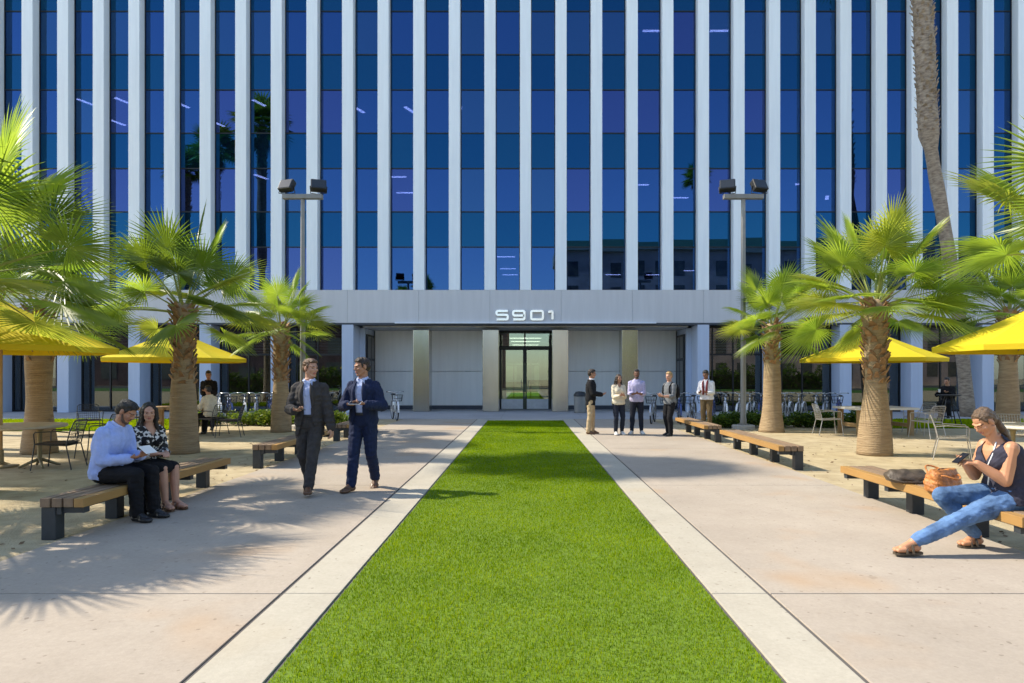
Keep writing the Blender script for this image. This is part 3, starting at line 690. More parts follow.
B = MB(); B.add([(-220,-220,0),(220,-220,0),(220,260,0),(-220,260,0)], [(0,1,2,3)]); struct(B.build('ground', M_DG))
B = MB()
for sg in (-1, 1):
    B.box(*(sorted((sg*1.34, sg*4.52))), -14, 24.0, -.02, .004)
struct(B.build('joint_bed', M_GROUT))
jy = [-13.9, -9.4, -4.7, .02, 4.74, 9.45, 14.2, 18.95, 23.9]
B = MB()
for sg in (-1, 1):
    for a, b in zip(jy, jy[1:]): B.box(*sorted((sg*1.79, sg*4.5)), a+.006, b-.006, -.01, .014)
struct(B.build('pavement', M_SLAB, bevel=.004))
B = MB()
for sg in (-1, 1):
    for a, b in zip(jy, jy[1:]): B.box(*sorted((sg*1.36, sg*1.758)), a+.004, b-.004, -.01, .016)
struct(B.build('concrete_band', M_BAND, bevel=.004))
# the paving along the building, with a lattice of joints
B = MB(); B.box(-38, 30, 24.0, 31.0, -.03, .002); struct(B.build('paving_bed', M_GROUT))
B = MB()
xs = [-38 + 3.09*i for i in range(23)]
for a, b in zip(xs, xs[1:]):
    for c, d in ((24.0, 26.2), (26.2, 28.4), (28.4, 31.0)): B.box(a+.005, b-.005, c+.005, d-.005, -.02, .012)
struct(B.build('building_paving', M_WALK))
B = MB(); B.box(-1.35, 1.35, 23.22, 23.98, -.02, .010); struct(B.build('entrance_paving', M_BAND))
B = MB(); B.box(-1.338, 1.338, -6, 23.2, -.02, .008); struct(B.build('turf_base', M_TURF))

# turf blades: one soft mass
def blades(name, x0, x1, y0, y1, n, hmin, hmax, w, mats, dens=None, z=.006, parent=None, lean=.35):
    rs = np.random.RandomState(len(name)+n)
    u = rs.rand(n)
    if dens: y = np.exp(np.log(y0+dens) + u*(np.log(y1+dens)-np.log(y0+dens))) - dens
    else: y = y0 + u*(y1-y0)
    x = x0 + rs.rand(n)*(x1-x0); h = hmin + rs.rand(n)*(hmax-hmin)
    patch = np.sin(x*2.1+y*.7)*.5 + np.sin(x*5.3-y*1.9+1)*.3 + np.sin(y*1.3)*.3
    h *= 1 + .18*patch; ww = w*(.7+.6*rs.rand(n)) * (1 + np.maximum(0, y-4)*.10)
    a = rs.rand(n)*2*PI; la = rs.rand(n)*2*PI; ln = h*lean*(.3+rs.rand(n)*1.2)
    bx, by = np.cos(a)*ww*.5, np.sin(a)*ww*.5
    z0 = np.full(n, z)
    mx_, my_ = x+np.cos(la)*ln*.35, y+np.sin(la)*ln*.35; tx, ty = x+np.cos(la)*ln, y+np.sin(la)*ln
    Vv = np.stack([np.stack([x-bx,y-by,z0],1), np.stack([x+bx,y+by,z0],1), np.stack([mx_+bx*.8,my_+by*.8,z0+h*.6],1), np.stack([mx_-bx*.8,my_-by*.8,z0+h*.6],1), np.stack([tx,ty,z0+h],1)],1).reshape(-1,3)
    i = np.arange(n)*5
    F = np.concatenate([np.stack([i,i+1,i+2],1), np.stack([i,i+2,i+3],1), np.stack([i+3,i+2,i+4],1)],0)
    mi = np.tile(rs.randint(0, len(mats), n), 3)
    return np_mesh(name, Vv, F, mats, parent, mi)
G1 = leaf_mat('turf_green', (.21,.32,.003), (.31,.44,.004), .8, .9, .4); G2 = leaf_mat('turf_yellow_green', (.29,.37,.004), (.40,.49,.005), .8, .9, .4); G3 = leaf_mat('turf_deep_green', (.12,.22,.003), (.19,.32,.004), .8, .9, .4)
tag(blades('grass', -1.335, 1.335, 2.2, 23.19, 230000, .014, .027, .0040, [G1, G2, G1, G3], dens=1.5), 'bright green artificial turf strip down the middle of the plaza', 'grass', kind='stuff')
for sg, (xa, xb, ya, yb) in ((-1, (-20, -10.6, 18.8, 23.2)), (1, (10.9, 20, 19.8, 23.2))):
    B = MB(); B.box(xa, xb, ya, yb, -.02, .02); struct(B.build('lawn', M_LAWN))
    tag(blades('lawn_grass', xa, xb, ya, yb, 22000, .05, .09, .016, [G2, G1, G2], z=.02), 'sunlit lawn grass beyond the tables on the ' + ('left' if sg < 0 else 'right'), 'grass', kind='stuff')

# ================================================================ OFFICE BUILDING
MOD = 1.545; YF = 28.2; YG = 28.62
def paint(name, c, **k): return mat(name, c, .45, var=.05, vscale=5, stretch=(1,1,.07), detail=6, **k)
M_FIN = paint('fin_paint', (.86,.92,.96)); M_FASCIA = paint('fascia_panel', (.60,.60,.61)); M_PIER = paint('shaded_fin_paint', (.50,.57,.70)); M_FRAME = mat('dark_bronze_frame', (.022,.024,.028), .4, metal=.4, var=.05)  # piers: the fin paint with bluish shade put into its colour
M_VIS = [glass_mat('vision_glass_%s' % n, c, (.22,.26,.42), .70, wave=.02) for n, c in (('violet', (.072,.112,.290)), ('indigo', (.046,.116,.290)), ('slate', (.050,.126,.270)))]
M_SOFFIT = mat('soffit_plaster', (.55,.55,.54), .8)
M_SPAN = [glass_mat('spandrel_glass_%s' % n, c, None, .62, diff=(.004,.016,.04), wave=.02) for n, c in (('teal', (.019,.106,.215)), ('blue', (.017,.098,.222)))]
M_UP = glass_mat('upper_glass', (.10,.15,.42), None, .65, diff=(.004,.012,.04))
M_STORE = glass_mat('storefront_glass', (.55,.62,.66), (.42,.46,.46), .20); M_DOOR = glass_mat('door_glass', (.8,.9,.85), (.58,.66,.58), .20)
M_IN = mat('interior_wall', (.10,.10,.11), .8); M_CEIL = mat('office_ceiling', (.30,.30,.30), .8); M_SOFFIT = mat('soffit_plaster', (.55,.55,.54), .8); M_PANEL = paint('recess_panel', (.90,.90,.87)); M_STEEL = mat('brushed_bronze_steel', (.52,.505,.46), .24, metal=1, var=.10, vscale=3, stretch=(1,1,.12), bump=.02, bscale=200)
M_LIT = mat('fluorescent_light', (.9,.9,.9), .5, var=0, emis=(1,.96,.9), estr=22.0)
bld = thing('office_building', 'tall office building with white vertical fins, blue glass and number 5901 over its entrance', 'building', (0,0,0))
IMIN, IMAX = -25, 19
X0, X1 = IMIN*MOD, IMAX*MOD
HT = 47.0
for i in range(IMIN, IMAX+1):
    B = MB(); x = i*MOD; B.box(x-.24, x+.24, YF, YG+.05, 5.334, HT); B.box(x-.10, x+.10, YF-.0025, YF+.05, 5.336, HT-.01)
    B.build('fin', M_FIN, bld, bevel=.012)
ZB = [5.39 + 3.46*i for i in range(12)]
rs = random.Random(5)
def pane(name, x0, x1, z0, z1, y, m, parent, tilt=.0022):
    a, b = rs.uniform(-tilt, tilt), rs.uniform(-tilt, tilt); B = MB()
    f = lambda x, z: y + (x-(x0+x1)/2)*a + (z-(z0+z1)/2)*b
    B.rings([[V((x0,f(x0,z0)+d,z0)),V((x1,f(x1,z0)+d,z0)),V((x1,f(x1,z1)+d,z1)),V((x0,f(x0,z1)+d,z1))] for d in (.0,.014)])
    return B.build(name, m, parent)
for i in range(IMIN, IMAX):
    xa, xb = i*MOD+.24, (i+1)*MOD-.24
    seen = -16 <= i <= 15; bay = MB()
    bay.box(xa, xa+.035, YG-.03, YG+.05, 5.335, HT-.2); bay.box(xb-.035, xb, YG-.03, YG+.05, 5.335, HT-.2)
    for k, z in enumerate(ZB):
        bay.box(xa+.036, xb-.036, YG-.025, YG+.05, z-.05, z); bay.box(xa+.036, xb-.036, YG-.025, YG+.05, z+1.86, z+1.905)
    if not seen or True:
        bay.mi = 1; z0 = 19.23+.05 if seen else 5.39
        k0 = 4 if seen else 0
        for k in range(k0, 12):
            z = ZB[k]; bay.box(xa+.03, xb-.03, YG+.004, YG+.02, z-.02, z+1.88)
            if k < 11: bay.box(xa+.03, xb-.03, YG+.002, YG+.018, z+1.89, z+3.42)
    o = bay.build('window_bay', [M_FRAME, M_UP], bld)
    if seen:
        for k in range(4):
            z = ZB[k]
            pane('window_pane', xa+.03, xb-.03, z-.01, z+1.87, YG+.005, rs.choices(M_VIS, ((6,2,1) if i < -5 and k < 3 else (1,4,5) if k == 3 else (2,6,1)))[0], o)
            if rs.random() < .14:
                dz = rs.uniform(.4,1.3); b_ = MB(); b_.box(xa+.05, xb-.05, YG+.085, YG+.10, z+1.84-dz, z+1.84); b_.build('blind', M_SOFFIT, o)
            pane('spandrel_panel', xa+.03, xb-.03, z+1.892, z+3.42, YG+.002, rs.choice(M_SPAN), o)
# storey slabs and the dark office interiors behind the glass
for k, z in enumerate(ZB[:6]):
    B = MB(); B.box(X0, X1, YG+.08, 37, z+1.95, z+3.35); B.build('floor_slab', M_CEIL, bld)
B = MB(); B.box(X0, X1, YG+.08, 37, 4.6, 5.3); B.build('floor_slab', M_CEIL, bld)
B = MB(); B.box(X0+.1, X1-.1, 37.02, 37.3, 5.2, HT-.3); B.build('core_wall', M_IN, bld)
B = MB(); B.box(X0-.2, X1+.2, YF+.02, 50.2, HT-.15, HT+.5); B.build('roof', M_FASCIA, bld)
B = MB(); B.box(X0-.35, X0-.02, YF+.03, 50, 0, HT-.16); B.build('side_wall', M_FASCIA, bld)
B = MB(); B.box(X1+.02, X1+.35, YF+.03, 50, 0, HT-.16); B.build('side_wall', M_FASCIA, bld)
B = MB(); B.box(X0, X1, 49.8, 50.1, 3.9, HT-.17); B.box(X0, -2.6, 49.8, 50.1, 0, 3.9); B.box(2.6, X1, 49.8, 50.1, 0, 3.9); B.build('rear_wall', M_FASCIA, bld)
# fascia in panels
B = MB()
for i in range(IMIN, IMAX, 2): B.box(i*MOD+.004 if i > IMIN else X0, min(X1, (i+2)*MOD)-.004, YF+.004, YG+.3, 3.91, 5.332)
B.build('fascia', M_FASCIA, bld)
B = MB(); B.box(-5.66, 5.66, YF-.10, YF+.003, 3.875, 3.945); B.build('canopy_edge', paint('canopy_paint', (.74,.78,.84)), bld)
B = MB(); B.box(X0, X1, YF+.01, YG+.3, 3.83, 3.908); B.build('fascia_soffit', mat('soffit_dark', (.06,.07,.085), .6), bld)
B = MB(); B.box(-7.24, 7.24, YG+.31, 31.0, 3.77, 3.9); B.build('recess_ceiling', M_SOFFIT, bld)
# piers of the ground storey
for i in list(range(-5, -27, -2)) + list(range(5, 21, 2)):
    if not IMIN <= i <= IMAX: continue
    B = MB(); x = i*MOD; B.box(x-.25, x+.25, YF+.012, YF+1.12, .013, 3.828); B.build('pier', M_PIER, bld, bevel=.01)
# storefronts between piers
ii = [(-23+2*k, -21+2*k) for k in range(9)] + [(5+2*k, 7+2*k) for k in range(7)]
for a, b in ii:
    xa, xb = a*MOD+.252, b*MOD-.252; y = YF+.86
    B = MB()
    for x in (xa, xa+.34, (xa+xb)/2-.03, xb-.06): B.box(x, x+.06, y-.04, y+.06, .016, 3.82)
    for z in (.016, 2.52, 3.74): B.box(xa, xb, y-.036, y+.056, z, z+.08)
    f = B.build('storefront', M_FRAME, bld)
    pane('storefront_pane', xa+.03, xb-.03, .09, 2.53, y, M_STORE, f, .003)
    B = MB()
    for q in range(9): B.obox(((xa+xb)/2, y+.05, 2.68+q*.125), (xb-xa-.14, .09, .010), Matrix.Rotation(-.7, 3, 'X'))
    B.build('blind', mat('grey_blind', (.50,.49,.46), .6, var=.05), f)
    pane('transom_pane', xa+.03, xb-.03, 2.59, 3.75, y, M_STORE, f, .003)
B = MB(); B.box(X0, -7.5, 32.6, 32.8, 0, 3.85); B.box(7.5, X1, 32.6, 32.8, 0, 3.85); B.build('shop_rear_wall', mat('shop_wall_warm_lit', (.34,.24,.12), .8, col2=(.05,.045,.04), vscale=.9), bld)  # warm interior light put into the wall as tan and dark patches
B = MB(); B.box(X0, X1, YG+.31, 49.7, 3.905, 4.5); B.build('ground_storey_ceiling', M_CEIL, bld)
# recess: side returns with dark doors, pale wall panels, four steel pillars
for sg in (-1, 1):
    B = MB(); B.box(*sorted((sg*7.25, sg*7.5)), YF+1.13, 31.2, .013, 3.76); B.build('recess_return', M_PIER, bld)
    B = MB(); B.box(*sorted((sg*7.19, sg*7.245)), 29.5, 30.9, .02, 3.5)
    d = B.build('service_door', M_FRAME, bld); B = MB()
    for y in (29.58, 30.24): B.box(*sorted((sg*7.165, sg*7.188)), y, y+.58, .12, 2.3); B.box(*sorted((sg*7.165, sg*7.188)), y, y+.58, 2.42, 3.4)
    B.build('door_pane', mat('dark_door_glass', (.03,.034,.04), .12, var=.05), d)
    for xa, xb in ((4.28+.36, 7.18), (1.98, 4.63)):
        B = MB()
        for (z0, z1) in ((.20, 1.815), (1.835, 3.76)): B.box(*sorted((sg*(xa+.01), sg*(xb-.01))), 31.0, 31.2, z0, z1)
        B.mi = 1; B.box(*sorted((sg*xa, sg*xb)), 30.99, 31.22, .013, .195); B.build('wall_panel', [M_PANEL, mat('dark_plinth', (.05,.06,.08), .5)], bld)
    for c in (1.545, 4.635):
        B = MB(); B.box(sg*c-.36, sg*c+.36, 28.86, 29.72, .014, 3.66); B.build('pillar', M_STEEL, bld, bevel=.02)
# entrance: glazed doors, lobby and the far court
B = MB()
for x in (-1.95, -1.24, -.03, 1.18, 1.93): B.box(x-.028, x+.028, 31.02, 31.12, .014, 3.76)
for z in (2.95, 3.68): B.box(-1.914, 1.894, 31.03, 31.11, z, z+.07)
ent = B.build('entrance_frame', M_FRAME, bld)
for xa, xb in ((-1.91,-1.28),(1.22,1.89)): pane('side_pane', xa, xb, .02, 2.94, 31.07, M_DOOR, ent)
for xa, xb in ((-1.91,-1.28),(-1.20,-.07),(.01,1.14),(1.22,1.89)): pane('transom_pane', xa, xb, 3.03, 3.67, 31.07, M_DOOR, ent)
for sg, (xa, xb) in ((-1, (-1.20,-.07)), (1, (.01,1.14))):
    B = MB()
    for x in (xa, xb-.05): B.box(x, x+.05, 31.04, 31.09, .03, 2.92)
    B.box(xa+.051, xb-.051, 31.042, 31.088, 2.84, 2.918); B.mi = 1; B.box(xa+.051, xb-.051, 31.035, 31.095, .032, .50)
    d = B.build('entrance_door', [M_FRAME, mat('door_kick_plate', (.55,.58,.62), .4, metal=.2)], bld)
    pane('door_pane', xa+.045, xb-.045, .49, 2.85, 31.06, M_DOOR, d)
    B = MB(); hx = xb-.12 if sg < 0 else xa+.12; B.tube([(hx,31.03,.9),(hx,30.98,.93),(hx,30.98,1.35),(hx,31.03,1.38)], .014, 8); B.build('handle', mat('satin_steel', (.5,.5,.48), .3, metal=1, var=0), d)
M_LOB = mat('lobby_stone', (.12,.115,.09), .4, var=.2, vscale=2); 
B = MB(); B.box(-2.9,-2.62,31.25,49.75,0,3.9); B.box(2.62,2.9,31.25,49.75,0,3.9); B.build('lobby_wall', M_LOB, bld)
B = MB(); B.box(-2.6,2.6,31.22,49.9,-.02,.011); struct(B.build('lobby_floor', mat('lobby_terrazzo', (.16,.15,.13), .15, var=.1)))
B = MB()
for y in (34, 38, 42, 46): B.box(-2.6, 2.6, y, y+.5, 3.6, 3.9)
B.box(-2.6, 2.6, 48.9, 49.7, 2.55, 3.9); B.box(-2.6, -1.3, 44, 44.6, .012, 3.0)  # rear bulkhead added to darken the view through the lobby
for y in (40,): B.box(.9, 2.6, y, y+3, .012, 3.08)
B.build('lobby_beam_and_dimmer', M_LOB, bld)
B = MB()
for x in (-2.2,-.9,.4,1.7): B.box(x-.04, x+.04, 49.85, 49.95, .0, 3.9)
for z in (1.2, 2.4): B.box(-2.6, 2.6, 49.86, 49.94, z, z+.06)
B.build('rear_frame', M_FRAME, bld)
M_LIT2 = mat('lobby_light', (.9,.9,.9), .5, var=0, emis=(1,.97,.9), estr=2.2)
def ceil_light(c, size, lab, rz=0, lit=None):
    B = MB(); B.box(-size[0]/2-.03, size[0]/2+.03, -size[1]/2-.03, size[1]/2+.03, -.03, .0); 
    t = thing('ceiling_light', lab, 'ceiling light', c, rz); B.build('housing', M_CEIL, t)
    B = MB(); B.box(-size[0]/2, size[0]/2, -size[1]/2, size[1]/2, -.05, -.031); B.build('diffuser', lit or M_LIT, t)
ceil_light((-.0,33.0,3.56), (1.6,.12), 'long bright lobby light nearest behind the entrance doors', lit=M_LIT2); ceil_light((0,36.2,3.56), (1.6,.12), 'long lobby light deeper inside, behind the first lobby beam', lit=M_LIT2); ceil_light((0,40.2,3.56), (1.6,.12), 'long lobby light farthest inside, nearest the rear court', lit=M_LIT2)
LPX = [(359,109,0),(409.5,109,0),(464.5,109,0),(397,176,1),(405,192,1),(640,184,1),(680,197,1),(506,256,2),(508,268,2),(510,278,2),(652,30,1),(85,101,0),(123,100,0),(118,122,0),(182,104,0),(218,123,0),(259,102,0),(261,176,0),(719,30,1),(797,182,0),(827,197,0),(613,274,1),(654,276,1),(692,270,1)]
names = {0: 'second', 1: 'third', 2: 'fourth', 3: 'fifth'}
seen_ = {}
for (px, py, o) in sorted(LPX):
    sl = (376-py)/650
    k = min(range(4), key=lambda q: abs((376 - (ZB[q]+.93-1.6)/YG*650) - py)); zc = ZB[k] + 1.945; Y = (zc-1.6)/sl
    Y = min(max(Y, 29.0), 36.6); X = (px-525.5)/650*Y
    seen_.setdefault(k, []).append((X, Y, zc, o))
ordn = ['first','second','third','fourth','fifth','sixth','seventh','eighth','ninth','tenth','eleventh','twelfth','thirteenth','fourteenth']
for k, L_ in seen_.items():
    for n_, (X, Y, zc, o) in enumerate(L_):
        ceil_light((X,Y,zc), ((.16,.75) if o == 0 else (.85,.15)), 'lit ceiling light behind %s-storey glass, %s from the left in its row' % (names[k], ordn[n_]), R(-24) if o == 0 else 0)
# 5901
M_NUM = mat('white_number_metal', (.96,.96,.95), .24, metal=1, var=0)
num = thing('building_number', 'large silver numerals 5901 mounted on the fascia above the entrance', 'sign', (0, YF-.03, 4.0))
def glyph(strokes, x0, w, ch):
    B = MB(); t = .095; H = .46
    for pts in strokes:
        P = [V((x0 + p[0]*(w-t) + t/2, 0, p[1]*(H-t) + t/2)) for p in pts]
        cl = (P[0]-P[-1]).length < 1e-4; Q = P[:-1] if cl else P
        # round the corners, then sweep a flat section
        out = []; n = len(Q)
        for i, p in enumerate(Q):
            if (i in (0, n-1)) and not cl: out.append(p); continue
            a, b = Q[i-1], Q[(i+1) % n]; r = .075; u = (a-p); v = (b-p); r = min(r, u.length*.49, v.length*.49); u.normalize(); v.normalize()
            for q in range(6):
                s_ = q/5; out.append((p+u*r)*(1-s_)**2 + p*2*s_*(1-s_) + (p+v*r)*s_**2)
        rings = []; m_ = len(out)
        for i, p in enumerate(out):
            tg = (out[(i+1) % m_] - out[i-1]) if cl else (out[min(i+1, m_-1)] - out[max(i-1, 0)])
            tg.normalize(); nn = V((-tg.z, 0, tg.x)) * (t/2)
            rings.append([p+nn+V((0,-.07,0)), p-nn+V((0,-.07,0)), p-nn+V((0,.028,0)), p+nn+V((0,.028,0))])
        B.rings(rings, closed=cl)
    B.build('numeral_' + ch, M_NUM, num)
glyph([[(1,1),(0,1),(0,.54),(1,.54),(1,0),(0,0)]], -1.30, .58, 'five')
glyph([[(1,.46),(0,.46),(0,1),(1,1),(1,0),(0,0)]], -.58, .58, 'nine')
glyph([[(0,0),(0,1),(1,1),(1,0),(0,0)]], .20, .60, 'zero')
glyph([[(.0,.86),(.72,1.0),(.72,0)]], .93, .36, 'one')
# far court seen through the lobby
B = MB(); B.box(-9, 9, 50.3, 62, -.02, .02); struct(B.build('court_lawn', M_LAWN))
cb = thing('court_building', 'pale low building across the court, seen through the lobby', 'building', (0,66,0))
B = MB(); B.box(-14,14,0,6,0,7); B.build('wall', mat('court_wall', (.22,.30,.22), .8, col2=(.08,.16,.08), vscale=.8), cb)
B = MB()
for x in range(-12, 13, 3):
    for z in (.8, 3.6): B.box(x-.9, x+.9, -.02, .1, z, z+1.9)
B.build('window', mat('court_glass', (.04,.09,.07), .1, var=.2), cb)

B = MB(); B.box(-200, 200, -32, -18, -.05, .004); struct(B.build('road', mat('asphalt', (.05,.05,.052), .9, bump=.2)))
for xa_, xb_ in ((-60,-5),(5,60)):
    B = MB(); B.box(xa_, xb_, -17.5, -5.5, -.02, .02); struct(B.build('lawn', M_LAWN))
# ================================================================ BUILDING AND PALMS BEHIND THE CAMERA (mirrored in the glass)
ob_ = thing('apartment_building', 'brownish building across the street, mirrored in the lower glass', 'building', (30,-34,0))
M_OPP = mat('opposite_wall', (.52,.38,.32), .8, var=.25, vscale=.4); B = MB(); B.box(-25,34,-14,0,0,19); B.build('wall', M_OPP, ob_)
B = MB(); B.box(-25.6,34.6,-14.6,.6,19.0,20.6); B.build('roof', mat('opposite_roof', (.36,.33,.24), .7), ob_)
B = MB()
for x in range(-24, 33, 3):
    for z in (1.2, 4.8, 8.4, 12, 15.4): B.box(x, x+1.5, -.1, .04, z, z+2.1)
B.build('window', mat('opposite_window', (.05,.05,.06), .2, col2=(.18,.15,.10), vscale=1.3), ob_)

lb_ = thing('low_building', 'low mauve brick building across the street, mirrored in the left shop windows', 'building', (-36,-33,0))
B = MB(); B.box(-30,33,-12,0,0,8.6); B.build('wall', mat('mauve_brick', (.13,.085,.085), .9, var=.3, vscale=.6), lb_)
B = MB(); B.box(-30.3,33.3,-12.3,.3,8.6,9.1); B.build('roof', M_FASCIA, lb_)
B = MB()
for x in range(-28, 31, 4):
    for z in (1.0, 5.0): B.box(x, x+2.2, -.1, .04, z, z+2.2)
B.build('window', mat('low_window', (.05,.06,.07), .2, col2=(.12,.13,.12), vscale=.8), lb_)
# ================================================================ PALMS
LF = [leaf_mat('frond_fresh', (.19,.25,.03), (.44,.60,.055), .40, 2.5, .52), leaf_mat('frond_mid', (.12,.18,.022), (.31,.47,.035), .40, 2.5, .5), leaf_mat('frond_yellow', (.22,.26,.03), (.50,.57,.06), .42, 2.5, .52), leaf_mat('frond_deep', (.06,.11,.015), (.20,.30,.022), .38, 2.5, .46)]
M_PET = mat('petiole', (.26,.30,.07), .45, var=.15); M_DEAD = leaf_mat('dry_frond', (.36,.25,.12), (.22,.14,.05), .8, 3, .25)
M_TRK = mat('palm_trunk_smooth', (.38,.275,.155), .9, col2=(.24,.165,.09), vscale=3.0, stretch=(1,1,7), detail=6, bump=.6, bscale=9)
M_BOOT = mat('palm_leaf_bases', (.40,.24,.11), .85, col2=(.19,.105,.05), vscale=7, bump=.5, bscale=40); M_TALL = mat('tall_palm_bark', (.44,.36,.27), .95, col2=(.17,.125,.09), vscale=5, stretch=(1,1,3), bump=.8, bscale=14)

nt_ = M_TRK.node_tree      # ring scars round the trunk
wv = nt_.nodes.new('ShaderNodeTexWave'); wv.wave_type = 'BANDS'; wv.bands_direction = 'Z'; wv.inputs['Scale'].default_value = 7; wv.inputs['Distortion'].default_value = 3.5; wv.inputs['Detail'].default_value = 4; wv.inputs['Detail Scale'].default_value = 2.5
nt_.links.new(nt_.nodes['Texture Coordinate'].outputs['Object'], wv.inputs['Vector'])
bp_ = [n for n in nt_.nodes if n.type == 'BUMP'][0]; b2_ = nt_.nodes.new('ShaderNodeBump'); b2_.inputs['Strength'].default_value = .28; b2_.inputs['Distance'].default_value = .02
nt_.links.new(wv.outputs['Fac'], b2_.inputs['Height']); nt_.links.new(bp_.outputs['Normal'], b2_.inputs['Normal']); nt_.links.new(b2_.outputs['Normal'], nt_.nodes['Principled BSDF'].inputs['Normal'])
def frond(acc, base, az, el, Lp, Rf, rs, mi, nseg=40, twist=0.0, sag=.12):
    """one fan leaf: petiole, then pleated segments joined for two fifths of their length and drooping at the tips"""
    ce, se = math.cos(el), math.sin(el); d = V((math.cos(az)*ce, math.sin(az)*ce, se))
    side = V((-math.sin(az), math.cos(az), 0)); side = (Matrix.Rotation(twist, 3, d) @ side)
    nrm = d.cross(side); 
    if nrm.z < 0: nrm = -nrm
    # petiole
    pts = []; n = 5; p = V(base); dd = d.copy()
    for i in range(n+1):
        pts.append(p.copy()); dd = (dd - V((0,0,sag*.28*ce))).normalized(); p = p + dd*(Lp/n)
    hub = pts[-1]; side = (side - dd*side.dot(dd)).normalized(); nrm = dd.cross(side)
    if nrm.dot(V((0,0,1))) < 0 and el < 1.2: nrm = -nrm
    w = [.034,.026,.02,.017,.014,.011]
    o = len(acc['v'])
    for i, q in enumerate(pts):
        acc['v'] += [q - side*w[i], q + nrm*w[i]*.3 , q + side*w[i], q - nrm*w[i]*.9]
    for i in range(n):
        for j in range(4):
            a = o+i*4+j; b = o+i*4+(j+1)%4; acc['f'].append((a, b, b+4, a+4)); acc['m'].append(4)
    # fan
    A = R(148 + rs.uniform(-14, 10)); st = (0, .2, .40, .6, .8, 1.0)
    cup = rs.uniform(-.05, .28); droop = rs.uniform(.03, .18)
    for k in range(nseg):
        t = (k+.5)/nseg*2-1; ph = t*A; da = A/nseg
        ln = Rf*(.66 + .34*math.cos(ph*.55))*(1 + rs.uniform(-.06,.06)); ph2 = ph + rs.uniform(-.02,.02)
        dirv = dd*math.cos(ph2) + side*math.sin(ph2); tan = -dd*math.sin(ph2) + side*math.cos(ph2)
        lift = nrm*(.35*abs(t)*cup)
        fold = .26 if k % 2 else -.0
        dr = droop*(1 + rs.uniform(-.5,.9)); o = len(acc['v'])
        for i, s_ in enumerate(st):
            r = s_*ln; hw = r*math.tan(da) if s_ <= .40 else .40*ln*math.tan(da)*max(.02, 1-((s_-.40)/.60)**1.15)
            bend = V((0,0,-1))*(dr*ln*max(0, s_-.40)**1.6) + V((0,0,-1))*(.10*ln*s_*s_)
            c = hub + dirv*r*(1 - .12*max(0, s_-.5)*dr*3) + lift*r*1.2 + bend
            acc['v'] += [c - tan*hw, c + nrm*hw*.95, c + tan*hw]
        for i in range(len(st)-1):
            a = o+i*3; acc['f'] += [(a,a+1,a+4,a+3),(a+1,a+2,a+5,a+4)]; acc['m'] += [mi, mi]

